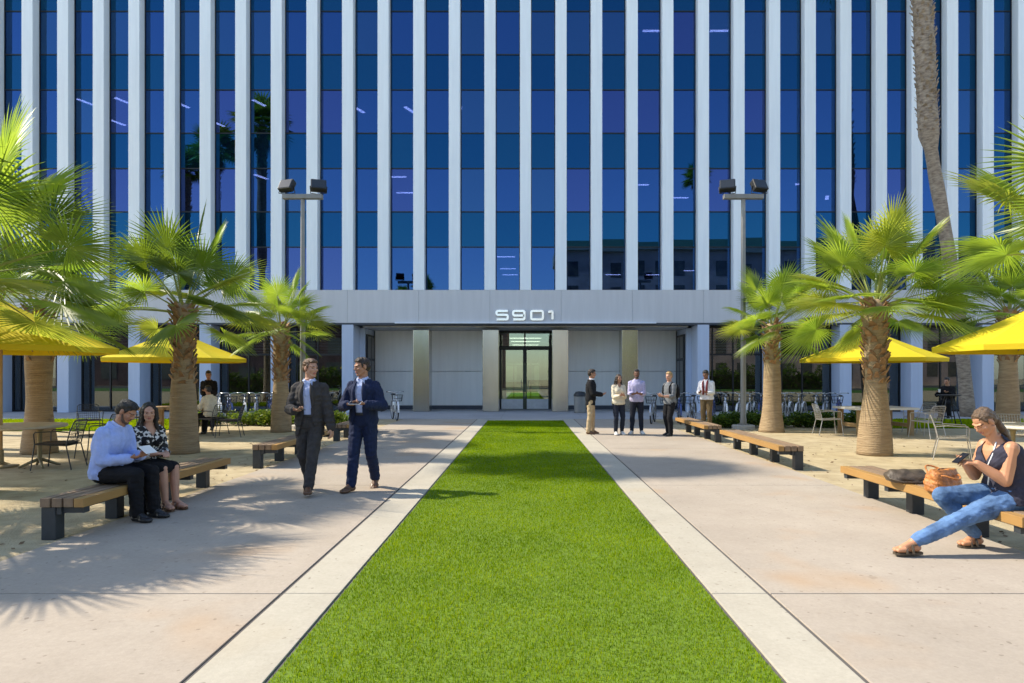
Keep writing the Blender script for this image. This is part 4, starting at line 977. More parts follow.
def palm(name, label, x, y, h, nf=30, Rf=.82, Lp=1.0, seed=1, base_r=.40, neck_r=.24, boot0=.45, lean=(0,0), dead=0, el_lo=-10, nseg=48, group=None, tall=False, weights=(4,4,2,3)):
    rs = random.Random(seed); t = thing(name, label, 'palm tree', (x,y,0), 0, group)
    ax = lambda z: V((float(np.interp(z, (0,4.5,9.4,11,16,22), lean)) if len(lean) > 2 else lean[0]*(z/h)**1.3, 0, z))
    # trunk
    zs = [i*h/40 for i in range(41)]; rings = []
    for i, z in enumerate(zs):
        u = z/h; flare = (base_r-neck_r)*(math.exp(-(z/ (.8 if tall else .85))**1.3)); r = neck_r + flare + (.02*math.sin(u*9+seed) if not tall else .012*math.sin(z*2.3+seed))
        if tall: r *= (1.0 if u < .99 else .8); r *= (1 - .0*u) * (.82 if z < h*.5 else 1.2)
        if u > .96: r *= 1-.35*(u-.96)/.04
        rings.append([ax(z) + V((r*(1+.035*math.sin(3*a+z*2))*math.cos(a), r*(1+.035*math.cos(2*a+z*3))*math.sin(a), 0)) for a in [2*PI*j/20 for j in range(20)]])
    B = MB(); B.rings(rings); B.build('trunk', M_TALL if tall else M_TRK, t, smooth=True)
    # old leaf bases: rough wedges spiralling round the upper trunk
    B = MB(); z0 = h*boot0; n = int((h-z0)*(58 if not tall else 40)); 
    for i in range(n):
        z = z0 + (h-z0)*(i/n) + rs.uniform(-.02,.02); a = i*2.39996 + rs.uniform(-.4,.4)
        u = (z-z0)/(h-z0); r = neck_r*(.96 if not tall else 1.16) ; out = (.025+.04*u+rs.uniform(0,.055)) * (1 if not tall else 1.25); ln = .17 + rs.uniform(-.04,.06); w = .07 + rs.uniform(-.025,.03)
        if tall and z < h*.3: out *= .45
        O = V((math.cos(a), math.sin(a), 0)); T = V((-math.sin(a), math.cos(a), 0)); c = ax(z) + O*(r-.03); ou = O*(out+.03) + V((0,0,ln*.75)); th = .028
        sk = T*rs.uniform(-.05,.05)
        B.rings([[c - T*w - V((0,0,.05)), c + T*w - V((0,0,.05)), c + T*w + O*.02, c - T*w + O*.02],
                 [c - T*w*.7 + ou*.6, c + T*w*.7 + ou*.6, c + T*w*.6 + ou*.6 + O*th, c - T*w*.6 + ou*.6 + O*th],
                 [c - T*w*.45 + ou + sk, c + T*w*.35 + ou*1.06 + sk, c + T*w*.3 + ou + O*th*.8 + sk, c - T*w*.4 + ou*.96 + O*th*.8 + sk]])
    B.build('leaf_bases', M_TALL if tall else M_BOOT, t)
    acc = {'v': [], 'f': [], 'm': []}; top = ax(h)
    for i in range(nf):
        u = (i+.5)/nf; el = R(82 - (82-el_lo)*u**.85 + rs.uniform(-7,7)); az = i*2.39996 + rs.uniform(-.25,.25)
        mi = rs.choices((0,1,2,3), weights)[0]
        f = 1 + .16*max(0, .4-u)/.4
        frond(acc, top + V((math.cos(az)*neck_r*.35, math.sin(az)*neck_r*.35, -.25*u)), az, el, Lp*f*rs.uniform(.85,1.12), Rf*f*rs.uniform(.88,1.1), rs, mi, nseg, rs.uniform(-.6,.6), sag=.06+.14*u)
    for i in range(dead):
        az = rs.uniform(0, 2*PI); frond(acc, top + V((0,0,-.35)), az, R(rs.uniform(-72,-50)), Lp*.7, Rf*.7, rs, 5, 22, rs.uniform(-.5,.5))
    me = bpy.data.meshes.new('crown'); me.from_pydata([tuple(q) for q in acc['v']], [], acc['f'])
    for m in LF + [M_PET, M_DEAD]: me.materials.append(m)
    me.polygons.foreach_set('material_index', np.array(acc['m'], np.int32)); me.update()
    o = bpy.data.objects.new('crown', me); COL.objects.link(o); o.parent = t
    return t

palm('palm_tree', 'fan palm with thick trunk directly behind the seated couple on the bench', -7.1, 13.5, 3.1, 25, .88, 1.08, 11, base_r=.325, neck_r=.20, group='fan palms of the plaza')
palm('palm_tree', 'smaller fan palm behind the man in charcoal suit', -7.0, 18.6, 3.05, 21, .78, .92, 12, base_r=.30, neck_r=.19, group='fan palms of the plaza')
palm('palm_tree', 'near fan palm whose fronds hang over the yellow umbrella at the photo edge', -7.75, 8.9, 3.1, 23, 1.0, 1.3, 23, base_r=.345, neck_r=.245, group='fan palms of the plaza', el_lo=-16)
palm('palm_tree', 'fan palm just outside the photo edge, its shadow spread over the near pavement', -7.9, 6.7, 3.1, 28, .95, 1.1, 27, base_r=.345, neck_r=.245, group='fan palms of the plaza')
palm('palm_tree', 'thick-trunked fan palm behind the round table with the yellow umbrella', -10.1, 13.5, 3.0, 22, .84, 1.0, 14, base_r=.31, neck_r=.225, boot0=.62, group='fan palms of the plaza', weights=(3,4,1,5))
palm('palm_tree', 'fan palm standing behind the tan handbag, beside the table with the yellow umbrella', 7.1, 13.2, 3.15, 33, .92, 1.08, 44, base_r=.335, neck_r=.205, group='fan palms of the plaza', weights=(5,4,4,1))
palm('palm_tree', 'smaller fan palm with orange trunk behind the empty bench', 7.05, 18.6, 3.1, 22, .80, .95, 16, base_r=.365, neck_r=.20, boot0=.6, group='fan palms of the plaza', weights=(4,4,3,2))
palm('palm_tree', 'near fan palm whose fronds reach in above the woman in jeans', 7.7, 8.7, 3.4, 19, .98, 1.15, 17, base_r=.345, neck_r=.245, group='fan palms of the plaza', el_lo=4, weights=(5,4,4,1))
palm('palm_tree', 'fan palm with golden trunk beyond the woman in jeans, far right', 14.55, 19.6, 3.6, 28, .9, 1.0, 18, base_r=.33, neck_r=.24, boot0=.55, group='fan palms of the plaza', weights=(4,4,3,2))
palm('tall_palm', 'tall slim leaning palm rising in front of the facade above the umbrellas', 17.3, 25.4, 22.0, 26, 1.0, 1.1, 19, base_r=.33, neck_r=.29, boot0=.5, lean=(0,-.42,-1.28,-1.55,-1.78,-1.9), tall=True, nseg=26)
for k, (x, y, hh, lb) in enumerate(((-17,15.3,17.8,'tall palm mirrored in the glass above the lamp post'),(-18.5,18.4,15.2,'tall palm mirrored left of the tallest reflected trunk'),(-21.8,15.5,14.8,'tall palm mirrored farthest left in the glass'),(17.5,-9,22,'tall palm mirrored in the glass right of the entrance'),(-13,-26,13,'palm mirrored low in the glass above the smaller fan palm'),(-16,-28,12,'second palm mirrored low in the glass'))):
    palm('tall_palm', lb, x, y, hh, 34, 1.15 if k == 0 else .9, 1.05 if k == 0 else .8, 30+k, base_r=.34, neck_r=.24, boot0=.8, tall=True, nseg=20, dead=6)

# ================================================================ HEDGES
def long_hedge(label, x0, x1, y, hh, seed):
    rs = np.random.RandomState(seed); n = 9000; t = thing('hedge', label, 'hedge', ((x0+x1)/2, y, 0))
    w = x1-x0; P = np.stack([rs.uniform(-w/2,w/2,n), rs.uniform(-.6,.6,n), rs.rand(n)**.7*hh],1); P[:,2] *= 1+.22*np.sin(P[:,0]*1.7+seed)+.12*np.sin(P[:,0]*4.1)
    s = .13*(.6+.8*rs.rand(n)); u = rs.randn(n,3); u /= np.linalg.norm(u,axis=1)[:,None]; vv = np.cross(u, rs.randn(n,3)); vv /= np.linalg.norm(vv,axis=1)[:,None]
    q = np.stack([P, P+u*s[:,None]+vv*s[:,None]*.6, P+u*s[:,None]*2, P+u*s[:,None]-vv*s[:,None]*.6],1).reshape(-1,3); i = np.arange(n)*4
    np_mesh('foliage', q, np.stack([i,i+1,i+2,i+3],1), HL_, t, rs.randint(0,3,n)); B = MB(); B.box(-w/2,w/2,-.3,.3,0,hh*.7); B.build('stem', M_STEM, t)
HL_ = [leaf_mat('hedge_leaf', (.07,.13,.015), (.16,.26,.02), .5, 6, .4), leaf_mat('hedge_leaf_light', (.14,.20,.02), (.28,.36,.03), .5, 6, .4), leaf_mat('hedge_leaf_dark', (.035,.075,.012), (.08,.14,.015), .5, 6, .4)]
M_STEM = mat('shrub_stem', (.10,.07,.04), .9)
def shrub(label, x, y, w, d, hh, seed, n=2600, group=None, wts=(3,2,2)):
    t = thing('shrub', label, 'shrub', (x,y,0), 0, group); rs = np.random.RandomState(seed)
    lob = [(rs.uniform(-w*.42,w*.42), rs.uniform(-d*.35,d*.35), rs.uniform(.6,1)) for _ in range(7)]
    P = []
    for i in range(n):
        l = lob[rs.randint(7)]; v = rs.randn(3); v /= np.linalg.norm(v); r = rs.rand()**.4
        P.append((l[0]+v[0]*r*w*.24, l[1]+v[1]*r*d*.34, max(.03, hh*l[2]*(.5+v[2]*r*.5))))
    P = np.array(P); s = .045*(.6+.8*rs.rand(n)); a = rs.rand(n)*6.28; u = np.stack([np.cos(a),np.sin(a),rs.uniform(-.4,.9,n)],1); u /= np.linalg.norm(u,axis=1)[:,None]
    vv = np.cross(u, rs.randn(n,3)); vv /= np.linalg.norm(vv,axis=1)[:,None]
    q = np.stack([P, P+u*s[:,None]+vv*s[:,None]*.45, P+u*s[:,None]*2.1, P+u*s[:,None]-vv*s[:,None]*.45],1).reshape(-1,3)
    i = np.arange(n)*4; np_mesh('foliage', q, np.stack([i,i+1,i+2,i+3],1), HL_, t, rs.choice(3, n, p=np.array(wts)/sum(wts)))
    B = MB()
    for l in lob: B.tube([(l[0]*.3,l[1]*.3,0),(l[0]*.8,l[1]*.8,hh*.3),(l[0],l[1],hh*.6*l[2])], [.015,.011,.006], 5)
    B.build('stem', M_STEM, t)
long_hedge('dark hedge along the street, mirrored in the left shop windows', -34, -3, -14, 2.0, 1); long_hedge('dark hedge along the street, mirrored in the right shop windows', 3, 34, -14, 2.2, 2)
wh = ['beside the big palm trunk','between the palms, behind the tables','in front of the bicycle rack','just behind the smaller palm','near the lamp post','closest to the entrance']
for k in range(5): shrub('bright low shrub before the left bicycles, %s of five from the tables' % ordn[k], -10.15+k*1.05, 21.0+.1*(k % 2), 1.15, .8, .55, 60+k, group='low shrubs before the left bicycles', wts=(2,4,1))
for k in range(6): shrub('dark low shrub before the right bicycles, %s of six from the entrance' % ordn[k], 5.85+k*.95, 20.2+.1*(k % 2), 1.05, .8, .55, 70+k, group='low shrubs before the right bicycles', wts=(3,1,3))

rs_ = np.random.RandomState(9); n_ = 900; P_ = []
while len(P_) < n_:
    sg = rs_.choice((-1,1)); x_, y_ = sg*(4.55+rs_.rand()**1.6*6), 4.5+rs_.rand()*15
    P_.append((x_, y_, .006+.012*rs_.rand()))
P_ = np.array(P_); a_ = rs_.rand(n_)*6.28; l_ = .012+.03*rs_.rand(n_); u_ = np.stack([np.cos(a_)*l_, np.sin(a_)*l_, rs_.uniform(-.1,.3,n_)*l_],1); v_ = np.stack([-np.sin(a_)*l_*.4, np.cos(a_)*l_*.4, rs_.uniform(-.1,.3,n_)*l_],1)
q_ = np.stack([P_-u_, P_-v_, P_+u_, P_+v_],1).reshape(-1,3); i_ = np.arange(n_)*4
tag(np_mesh('leaf_litter', q_, np.stack([i_,i_+1,i_+2,i_+3],1), [mat('dry_litter', (.16,.10,.05), .9, var=.4, vscale=3)]), 'small dry leaf bits scattered over the gravel around the palms', 'leaf litter', kind='stuff')
# ================================================================ BENCHES
M_WOOD = mat('weathered_ipe', (.30,.20,.115), .7, col2=(.17,.115,.075), vscale=6, stretch=(1,.12,1), detail=6, bump=.25, bscale=50); M_EDGE = mat('golden_teak', (.43,.245,.075), .55, col2=(.29,.155,.045), vscale=5, stretch=(1,.15,1), bump=.15, bscale=50); M_BLOCK = mat('dark_steel_leg', (.030,.036,.042), .5, var=.2, vscale=8)
def bench(label, sg, y0, L=3.2, group='timber benches along the walkway', bx=4.5):
    t = thing('bench', label, 'bench', (sg*bx, y0+L/2, 0), 0 if sg > 0 else PI, group)   # local -X faces the walkway
    xs = [-.215, -.105, .005, .115]; wd = .094
    for k, x in enumerate(xs):
        B = MB(); B.box(x, x+wd, -L/2 + .005*((k*7) % 3), L/2 - .006*((k*5) % 3), .325, .412 + .002*(k % 2)); B.build('slat', M_EDGE if k == 0 else M_WOOD, t, bevel=.006)
    for y in (-L/2+.09, -L/6, L/6, L/2-.09):
        B = MB(); B.box(.075, .215, y-.065, y+.065, .0, .322); B.build('leg', M_BLOCK, t, bevel=.008)
    B = MB(); B.box(.02, .068, -L/2+.03, L/2-.03, .25, .323)
    for y in (-L/2+.09, -L/6, L/6, L/2-.09): B.box(-.19, .018, y-.04, y+.04, .262, .322); B.box(.0685,.0745, y-.04, y+.04, .262, .322)
    B.build('frame', M_BLOCK, t, bevel=.004)
    return t
bench('timber bench with the seated couple on it', -1, 6.3, 3.15)
bench('timber bench behind the men in suits, just right of the thick palm trunk', -1, 11.2, 3.2)
bench('timber bench farthest down the left walkway edge, half hidden by the men in suits', -1, 15.9, 3.0)
bench('timber bench carrying the woman in jeans and the two bags', 1, 5.45, 3.15, bx=4.38)
bench('empty golden timber bench in full sun in front of the orange palm trunk', 1, 11.0, 3.35)
bench('empty timber bench beside the group of talking people', 1, 15.6, 3.0)

# ================================================================ UMBRELLAS, TABLES, CHAIRS
M_YEL = leaf_mat('yellow_canvas', (.84,.66,.03), (.80,.62,.02), .8, .6, .35)
for n_ in M_YEL.node_tree.nodes:
    if n_.type == 'VALTORGB':
        e = n_.color_ramp.elements; e[0].color = [q*1.25 for q in e[0].color[:3]] + [1]; e[0].color[3] = 1; e[1].color = [min(1, q*.86) for q in e[1].color[:3]] + [1]
_n = M_YEL.node_tree; _w = _n.nodes.new('ShaderNodeTexNoise'); _w.inputs['Scale'].default_value = 5; _w.inputs['Detail'].default_value = 3
_b = _n.nodes.new('ShaderNodeBump'); _b.inputs['Strength'].default_value = .35; _b.inputs['Distance'].default_value = .03
_n.links.new(_w.outputs['Fac'], _b.inputs['Height']); _n.links.new(_b.outputs['Normal'], _n.nodes['Principled BSDF'].inputs['Normal'])
M_POLE = mat('varnished_pole', (.42,.28,.12), .45, col2=(.32,.20,.08), vscale=6, stretch=(6,6,.5)); M_CAST = mat('aged_brass_casting', (.24,.20,.11), .5, metal=.4, var=.2)
M_SEAM = mat('canvas_seam', (.62,.44,.02), .8, var=.1)
def umbrella(label, x, y, rz, Rr=1.78, ze=2.07, za=2.86):
    t = thing('patio_umbrella', label, 'umbrella', (x,y,0), rz, 'yellow patio umbrellas'); n = 8
    B = MB(); rows = 7; rings = []
    for i in range(rows):
        u = i/(rows-1); ring = []
        for j in range(n*4):
            a = 2*PI*j/(n*4); c = (j % 4)/4; sg = 1 - abs(c-.5)*2 if (j % 4) else 0
            k = math.cos(PI/n)/math.cos(((a + PI/n) % (2*PI/n)) - PI/n) if False else 1
            aa = a - math.floor(a/(2*PI/n))*(2*PI/n) - PI/n; k = math.cos(PI/n)/math.cos(aa)
            r = .05 + (Rr-.05)*u*k; z = za - (za-ze)*(u**.92) - .035*math.sin(PI*u)*(.4+sg*1.8)*.8
            ring.append(V((r*math.cos(a), r*math.sin(a), z)))
        rings.append(ring)
    rings.append([p + V((0,0,-.09)) - V((p.x,p.y,0))*.004 for p in rings[-1]])
    B.rings(rings, cap=False); o = B.build('canopy', M_YEL, t)
    o.modifiers.new('t','SOLIDIFY').thickness = .006
    B = MB()
    for k in range(n):
        a = 2*PI*k/n; d = V((math.cos(a), math.sin(a), 0)); B.tube([d*(.05+(Rr-.05)*u) + V((0,0,za-(za-ze)*u**.92-.035*math.sin(PI*u)*.32+.002)) for u in [q/10 for q in range(11)]], .0065, 5)
    B.build('seam', M_SEAM, t)
    for k in range(n):
        a = 2*PI*k/n; d = V((math.cos(a), math.sin(a), 0)); B = MB(); B.tube([d*.05 + V((0,0,za-.05)), d*Rr*.5 + V((0,0,za-.05-(za-ze)*.5)), d*(Rr-.03) + V((0,0,ze-.01))], .011, 6); B.tube([d*.04 + V((0,0,za-.62)), d*Rr*.5 + V((0,0,za-.06-(za-ze)*.5))], .009, 6); B.build('rib', M_POLE, t)
    B = MB(); B.lathe([(.026,.05),(.026,za+.02)], n=14); B.lathe([(.05,za-.68),(.05,za-.56)], n=14); B.build('pole', M_POLE, t, smooth=False)
    B = MB(); B.lathe([(.02,za+.0),(.035,za+.03),(.03,za+.07),(.01,za+.10)], n=12); B.build('finial', M_POLE, t, smooth=True)
    B = MB(); B.lathe([(.26,.0),(.26,.03),(.10,.05),(.045,.07),(.04,.30),(.032,.31)], n=20); B.build('base', M_CAST, t)
umbrella('nearest yellow umbrella above the round table, cut by the photo edge at left', -9.2, 11.4, R(22.5), 1.78, 2.10, 2.92)
umbrella('yellow umbrella above the wooden table behind the thick palm trunk', -9.65, 17.9, R(10), 1.85)
umbrella('yellow umbrella above the table behind the palm beside the handbag bench', 9.5, 17.9, R(14), 1.82)
umbrella('near yellow umbrella cut by the photo edge above the woman in jeans', 9.2, 11.4, R(22.5), 1.78, 2.12, 2.92)
M_TOP = mat('pale_table_top', (.52,.44,.31), .5, col2=(.42,.34,.22), vscale=5, stretch=(1,.3,1)); M_TW = mat('tan_table_wood', (.36,.24,.11), .6, col2=(.24,.15,.06), vscale=5, stretch=(3,3,.5))
M_WHT = mat('white_table_top', (.66,.63,.56), .4, var=.05)
def round_table(label, x, y, r=.78, h=.74, mt=None):
    t = thing('round_table', label, 'table', (x,y,0), 0)
    B = MB(); rr = []
    for rr_, z in ((.045,h-.05),(r-.02,h-.05),(r,h-.035),(r,h-.012),(r-.012,h),(.045,h)): rr.append([V((rr_*math.cos(2*PI*j/40), rr_*math.sin(2*PI*j/40), z)) for j in range(40)])
    B.rings(rr, cap=False, closed=True); B.build('table_top', mt or M_TOP, t, bevel=0)
    for sx in (-.45, .45):
        B = MB(); B.lathe([(.05,.10),(.038,.16),(.033,.40),(.04,.62),(.07,h-.052)], (sx,0,0), 14)
        for q in range(4):
            a = q*PI/2 + PI/4; d = V((math.cos(a), math.sin(a), 0)); c = V((sx,0,0)); B.tube([c + d*.02 + V((0,0,.14)), c + d*.12 + V((0,0,.10)), c + d*.26 + V((0,0,.035)), c + d*.30 + V((0,0,.022))], [.03,.028,.022,.02], 8)
        B.build('pedestal', M_CAST, t, smooth=True)
round_table('round pale table with cast pedestals under the nearest left umbrella', -8.97, 11.4)
round_table('round pale table behind the woman in jeans, under the near right umbrella', 9.0, 11.4, mt=M_WHT)
def wood_table(label, x, y, w=1.5, d=1.2, h=.75, mt=None):
    t = thing('wooden_table', label, 'table', (x,y,0), R(4))
    for sx in (-1, 1):
        B = MB(); B.box(*sorted((sx*.045, sx*w/2)), -d/2, d/2, h-.06, h); B.build('table_top', mt or M_TW, t, bevel=.008)
    for sx in (-1, 1):
        for sy in (-1, 1): B = MB(); B.obox((sx*(w/2-.16), sy*(d/2-.14), (h-.062)/2), (.12,.12,h-.062)); B.build('leg', M_TW, t, bevel=.006)
        B = MB(); B.box(sx*(w/2-.16)-.045, sx*(w/2-.16)+.045, -d/2+.205, d/2-.205, .22, .32); B.build('stretcher', M_TW, t, bevel=.005)
wood_table('wooden table with stout legs behind the thick palm trunk', -9.65, 17.9)
wood_table('pale topped wooden table behind the palm trunk nearest the handbag', 9.62, 17.9, 1.75, 1.2, mt=M_WHT)
M_WIRE = mat('dark_wire_metal', (.045,.047,.05), .4, metal=.6, var=.1); M_WIREL = mat('pale_wire_metal', (.42,.40,.36), .4, metal=.4, var=.1); M_SEAT = mat('dark_mesh_seat', (.05,.035,.025), .6, var=.2)
def chair_proto(label, m, x, y, rz, seatm=None):
    t = thing('wire_chair', label, 'chair', (x,y,0), rz, 'wire chairs at the plaza tables')   # faces -Y
    w, d, hs, hb = .25, .24, .44, .84
    B = MB(); rim = [(-w,-d,hs+.01),(w,-d,hs+.01),(w,d,hs-.02),(-w,d,hs-.02)]; B.tube(rim, .010, 6, closed=True)
    for i in range(1, 12): q = -w + 2*w*i/12; B.tube([(q,-d,hs+.01),(q,0,hs-.022),(q,d,hs-.02)], .0042, 4)
    for i in range(1, 9): q = -d + 2*d*i/9; B.tube([(-w,q,hs-.004),(w,q,hs-.004)], .004, 4)
    if seatm: B.mi = 1; B.box(-w+.015, w-.015, -d+.02, d-.02, hs+.004, hs+.028)
    B.build('seat', [m, seatm or m], t)
    B = MB(); B.tube([(-w,d,hs-.02),(-w*.98,d+.05,hs+.2),(-w*.92,d+.11,hb-.03),(-w*.78,d+.12,hb),(w*.78,d+.12,hb),(w*.92,d+.11,hb-.03),(w*.98,d+.05,hs+.2),(w,d,hs-.02)], .010, 6)
    for i in range(1, 10): q = -w*.9 + 1.8*w*i/10; B.tube([(q,d,hs-.01),(q,d+.055,hs+.2),(q,d+.12,hb)], .0042, 4)
    for i in range(1, 7): u = i/7; B.tube([(-w*.95,d+.12*u,hs+(hb-hs)*u),(w*.95,d+.12*u,hs+(hb-hs)*u)], .004, 4)
    B.build('backrest', m, t)
    for sx in (-1, 1):
        B = MB(); B.tube([(sx*w*.98,d+.04,hs+.2),(sx*(w+.03),d*.4,hs+.225),(sx*(w+.03),-d*.9,hs+.215),(sx*(w+.02),-d-.005,hs+.18),(sx*w,-d,hs+.01)], .010, 6); B.build('armrest', m, t)
        B = MB(); B.tube([(sx*w,-d,hs+.01),(sx*(w+.025),-d-.05,.012)], .010, 6); B.build('leg', m, t)
        B = MB(); B.tube([(sx*w,d,hs-.02),(sx*(w+.025),d+.09,.012)], .010, 6); B.build('leg', m, t)
    return t
c1 = chair_proto('dark wire chair with brown seat pad pulled out from the round table', M_WIRE, -8.05, 11.2, R(-80), M_SEAT)
dup(c1, (-8.3,12.6,0), R(-35), 'dark wire chair on the far side of the round table, behind the seated man')
dup(c1, (-8.5,17.62,0), R(-110), 'dark wire chair carrying the person in cream shirt')
dup(c1, (-7.75,17.0,0), R(-75), 'empty dark wire chair between the thick palm trunk and the bench')
dup(c1, (-10.9,18.3,0), R(70), 'dark wire chair at the far side of the wooden table, right of the thick trunk')
dup(c1, (-11.4,17.0,0), R(40), 'dark wire chair standing farthest back beyond the seated couple')
c2 = chair_proto('pale wire chair left of the white topped table, in front of the shrubs', M_WIREL, 8.2, 17.6, R(84))
dup(c2, (10.3,16.7,0), R(-160), 'pale wire chair with its back to the camera, right of the palm trunk')
dup(c2, (11.0,18.2,0), R(-80), 'pale wire chair beyond the palm trunk, on the far side of the white topped table')
dup(c2, (8.15,12.4,0), R(60), 'pale wire chair directly behind the head of the woman in jeans')
dup(c2, (9.5,12.6,0), R(-20), 'pale wire chair behind the round table at the right photo edge')
# tall stool and high table
t = thing('bar_stool', 'dark tall stool under the person in black jacket', 'stool', (STOOL_AT.x, STOOL_AT.y, 0), R(-50))
B = MB(); B.lathe([(.19,.62),(.20,.64),(.19,.66)], n=20); B.build('seat', M_SEAT, t)
for q in range(4):
    a = q*PI/2+PI/4; d = V((math.cos(a), math.sin(a), 0)); B = MB(); B.tube([d*.13 + V((0,0,.62)), d*.24 + V((0,0,.0))], .012, 6); B.build('leg', M_WIRE, t)
B = MB(); B.tube([(.2*math.cos(a),.2*math.sin(a),.25) for a in [2*PI*i/20 for i in range(20)]], .009, 6, closed=True); B.build('foot_ring', M_WIRE, t)
t = thing('high_table', 'high table on splayed crossed legs before the person in black jacket', 'table', (13.15,20.2,0), 0)
B = MB(); B.lathe([(.32,.98),(.33,.99),(.33,1.01),(.32,1.02)], n=28); B.build('table_top', M_WIRE, t)
for q in range(4):
    a = q*PI/2+.5; d = V((math.cos(a), math.sin(a), 0)); B = MB(); B.tube([d*.10 + V((0,0,.98)), d*.42], .016, 6); B.build('leg', M_WIRE, t)

# ================================================================ LAMP POSTS
M_POST = mat('galvanised_post', (.26,.25,.23), .5, metal=.3, var=.1); M_LAMP = mat('black_floodlight', (.015,.016,.017), .4, var=.1); M_LGL = mat('floodlight_lens', (.03,.035,.04), .12, var=0); M_CONC = mat('lamp_footing', (.42,.40,.37), .85, var=.1, bump=.2)
def lamp(label, x, y):
    t = thing('lamp_post', label, 'lamp post', (x,y,0), 0, 'twin floodlight posts')
    B = MB(); B.lathe([(.34,0),(.34,.10),(.32,.12)], n=24); B.build('footing', M_CONC, t)
    B = MB(); B.lathe([(.10,.12),(.10,.30),(.085,.34),(.082,1.5),(.062,6.95)], n=16); B.lathe([(.16,.122),(.16,.15)], n=16); B.build('pole', M_POST, t, smooth=False, angle=.6)
    B = MB(); B.box(-.60,.60,-.09,.09,6.96,7.10); B.build('crossbar', M_POST, t, bevel=.015)
    for sx in (-1, 1):
        B = MB(); M = Matrix.Rotation(R(18*sx), 3, 'Z') @ Matrix.Rotation(R(-28), 3, 'X') ; c = V((sx*.48,0,7.36))
        B.obox(c, (.46,.20,.36), M); f = B.build('floodlight', M_LAMP, t, bevel=.03)
        B = MB(); B.obox(c + M @ V((0,-.102,0)), (.40,.008,.30), M); B.build('lens', M_LGL, f)
        B = MB(); B.tube([c + M @ V((-.245,0,-.02)), c + V((-.245,0,-.22)), c + V((0,0,-.255)), c + V((.245,0,-.22)), c + M @ V((.245,0,-.02))], .014, 6); B.build('yoke', M_LAMP, f)
lamp('twin floodlight post rising behind the smaller palm left of the entrance', -6.75, 19.7)
lamp('twin floodlight post with round footing right of the entrance, beside the orange palm trunk', 6.6, 19.7)

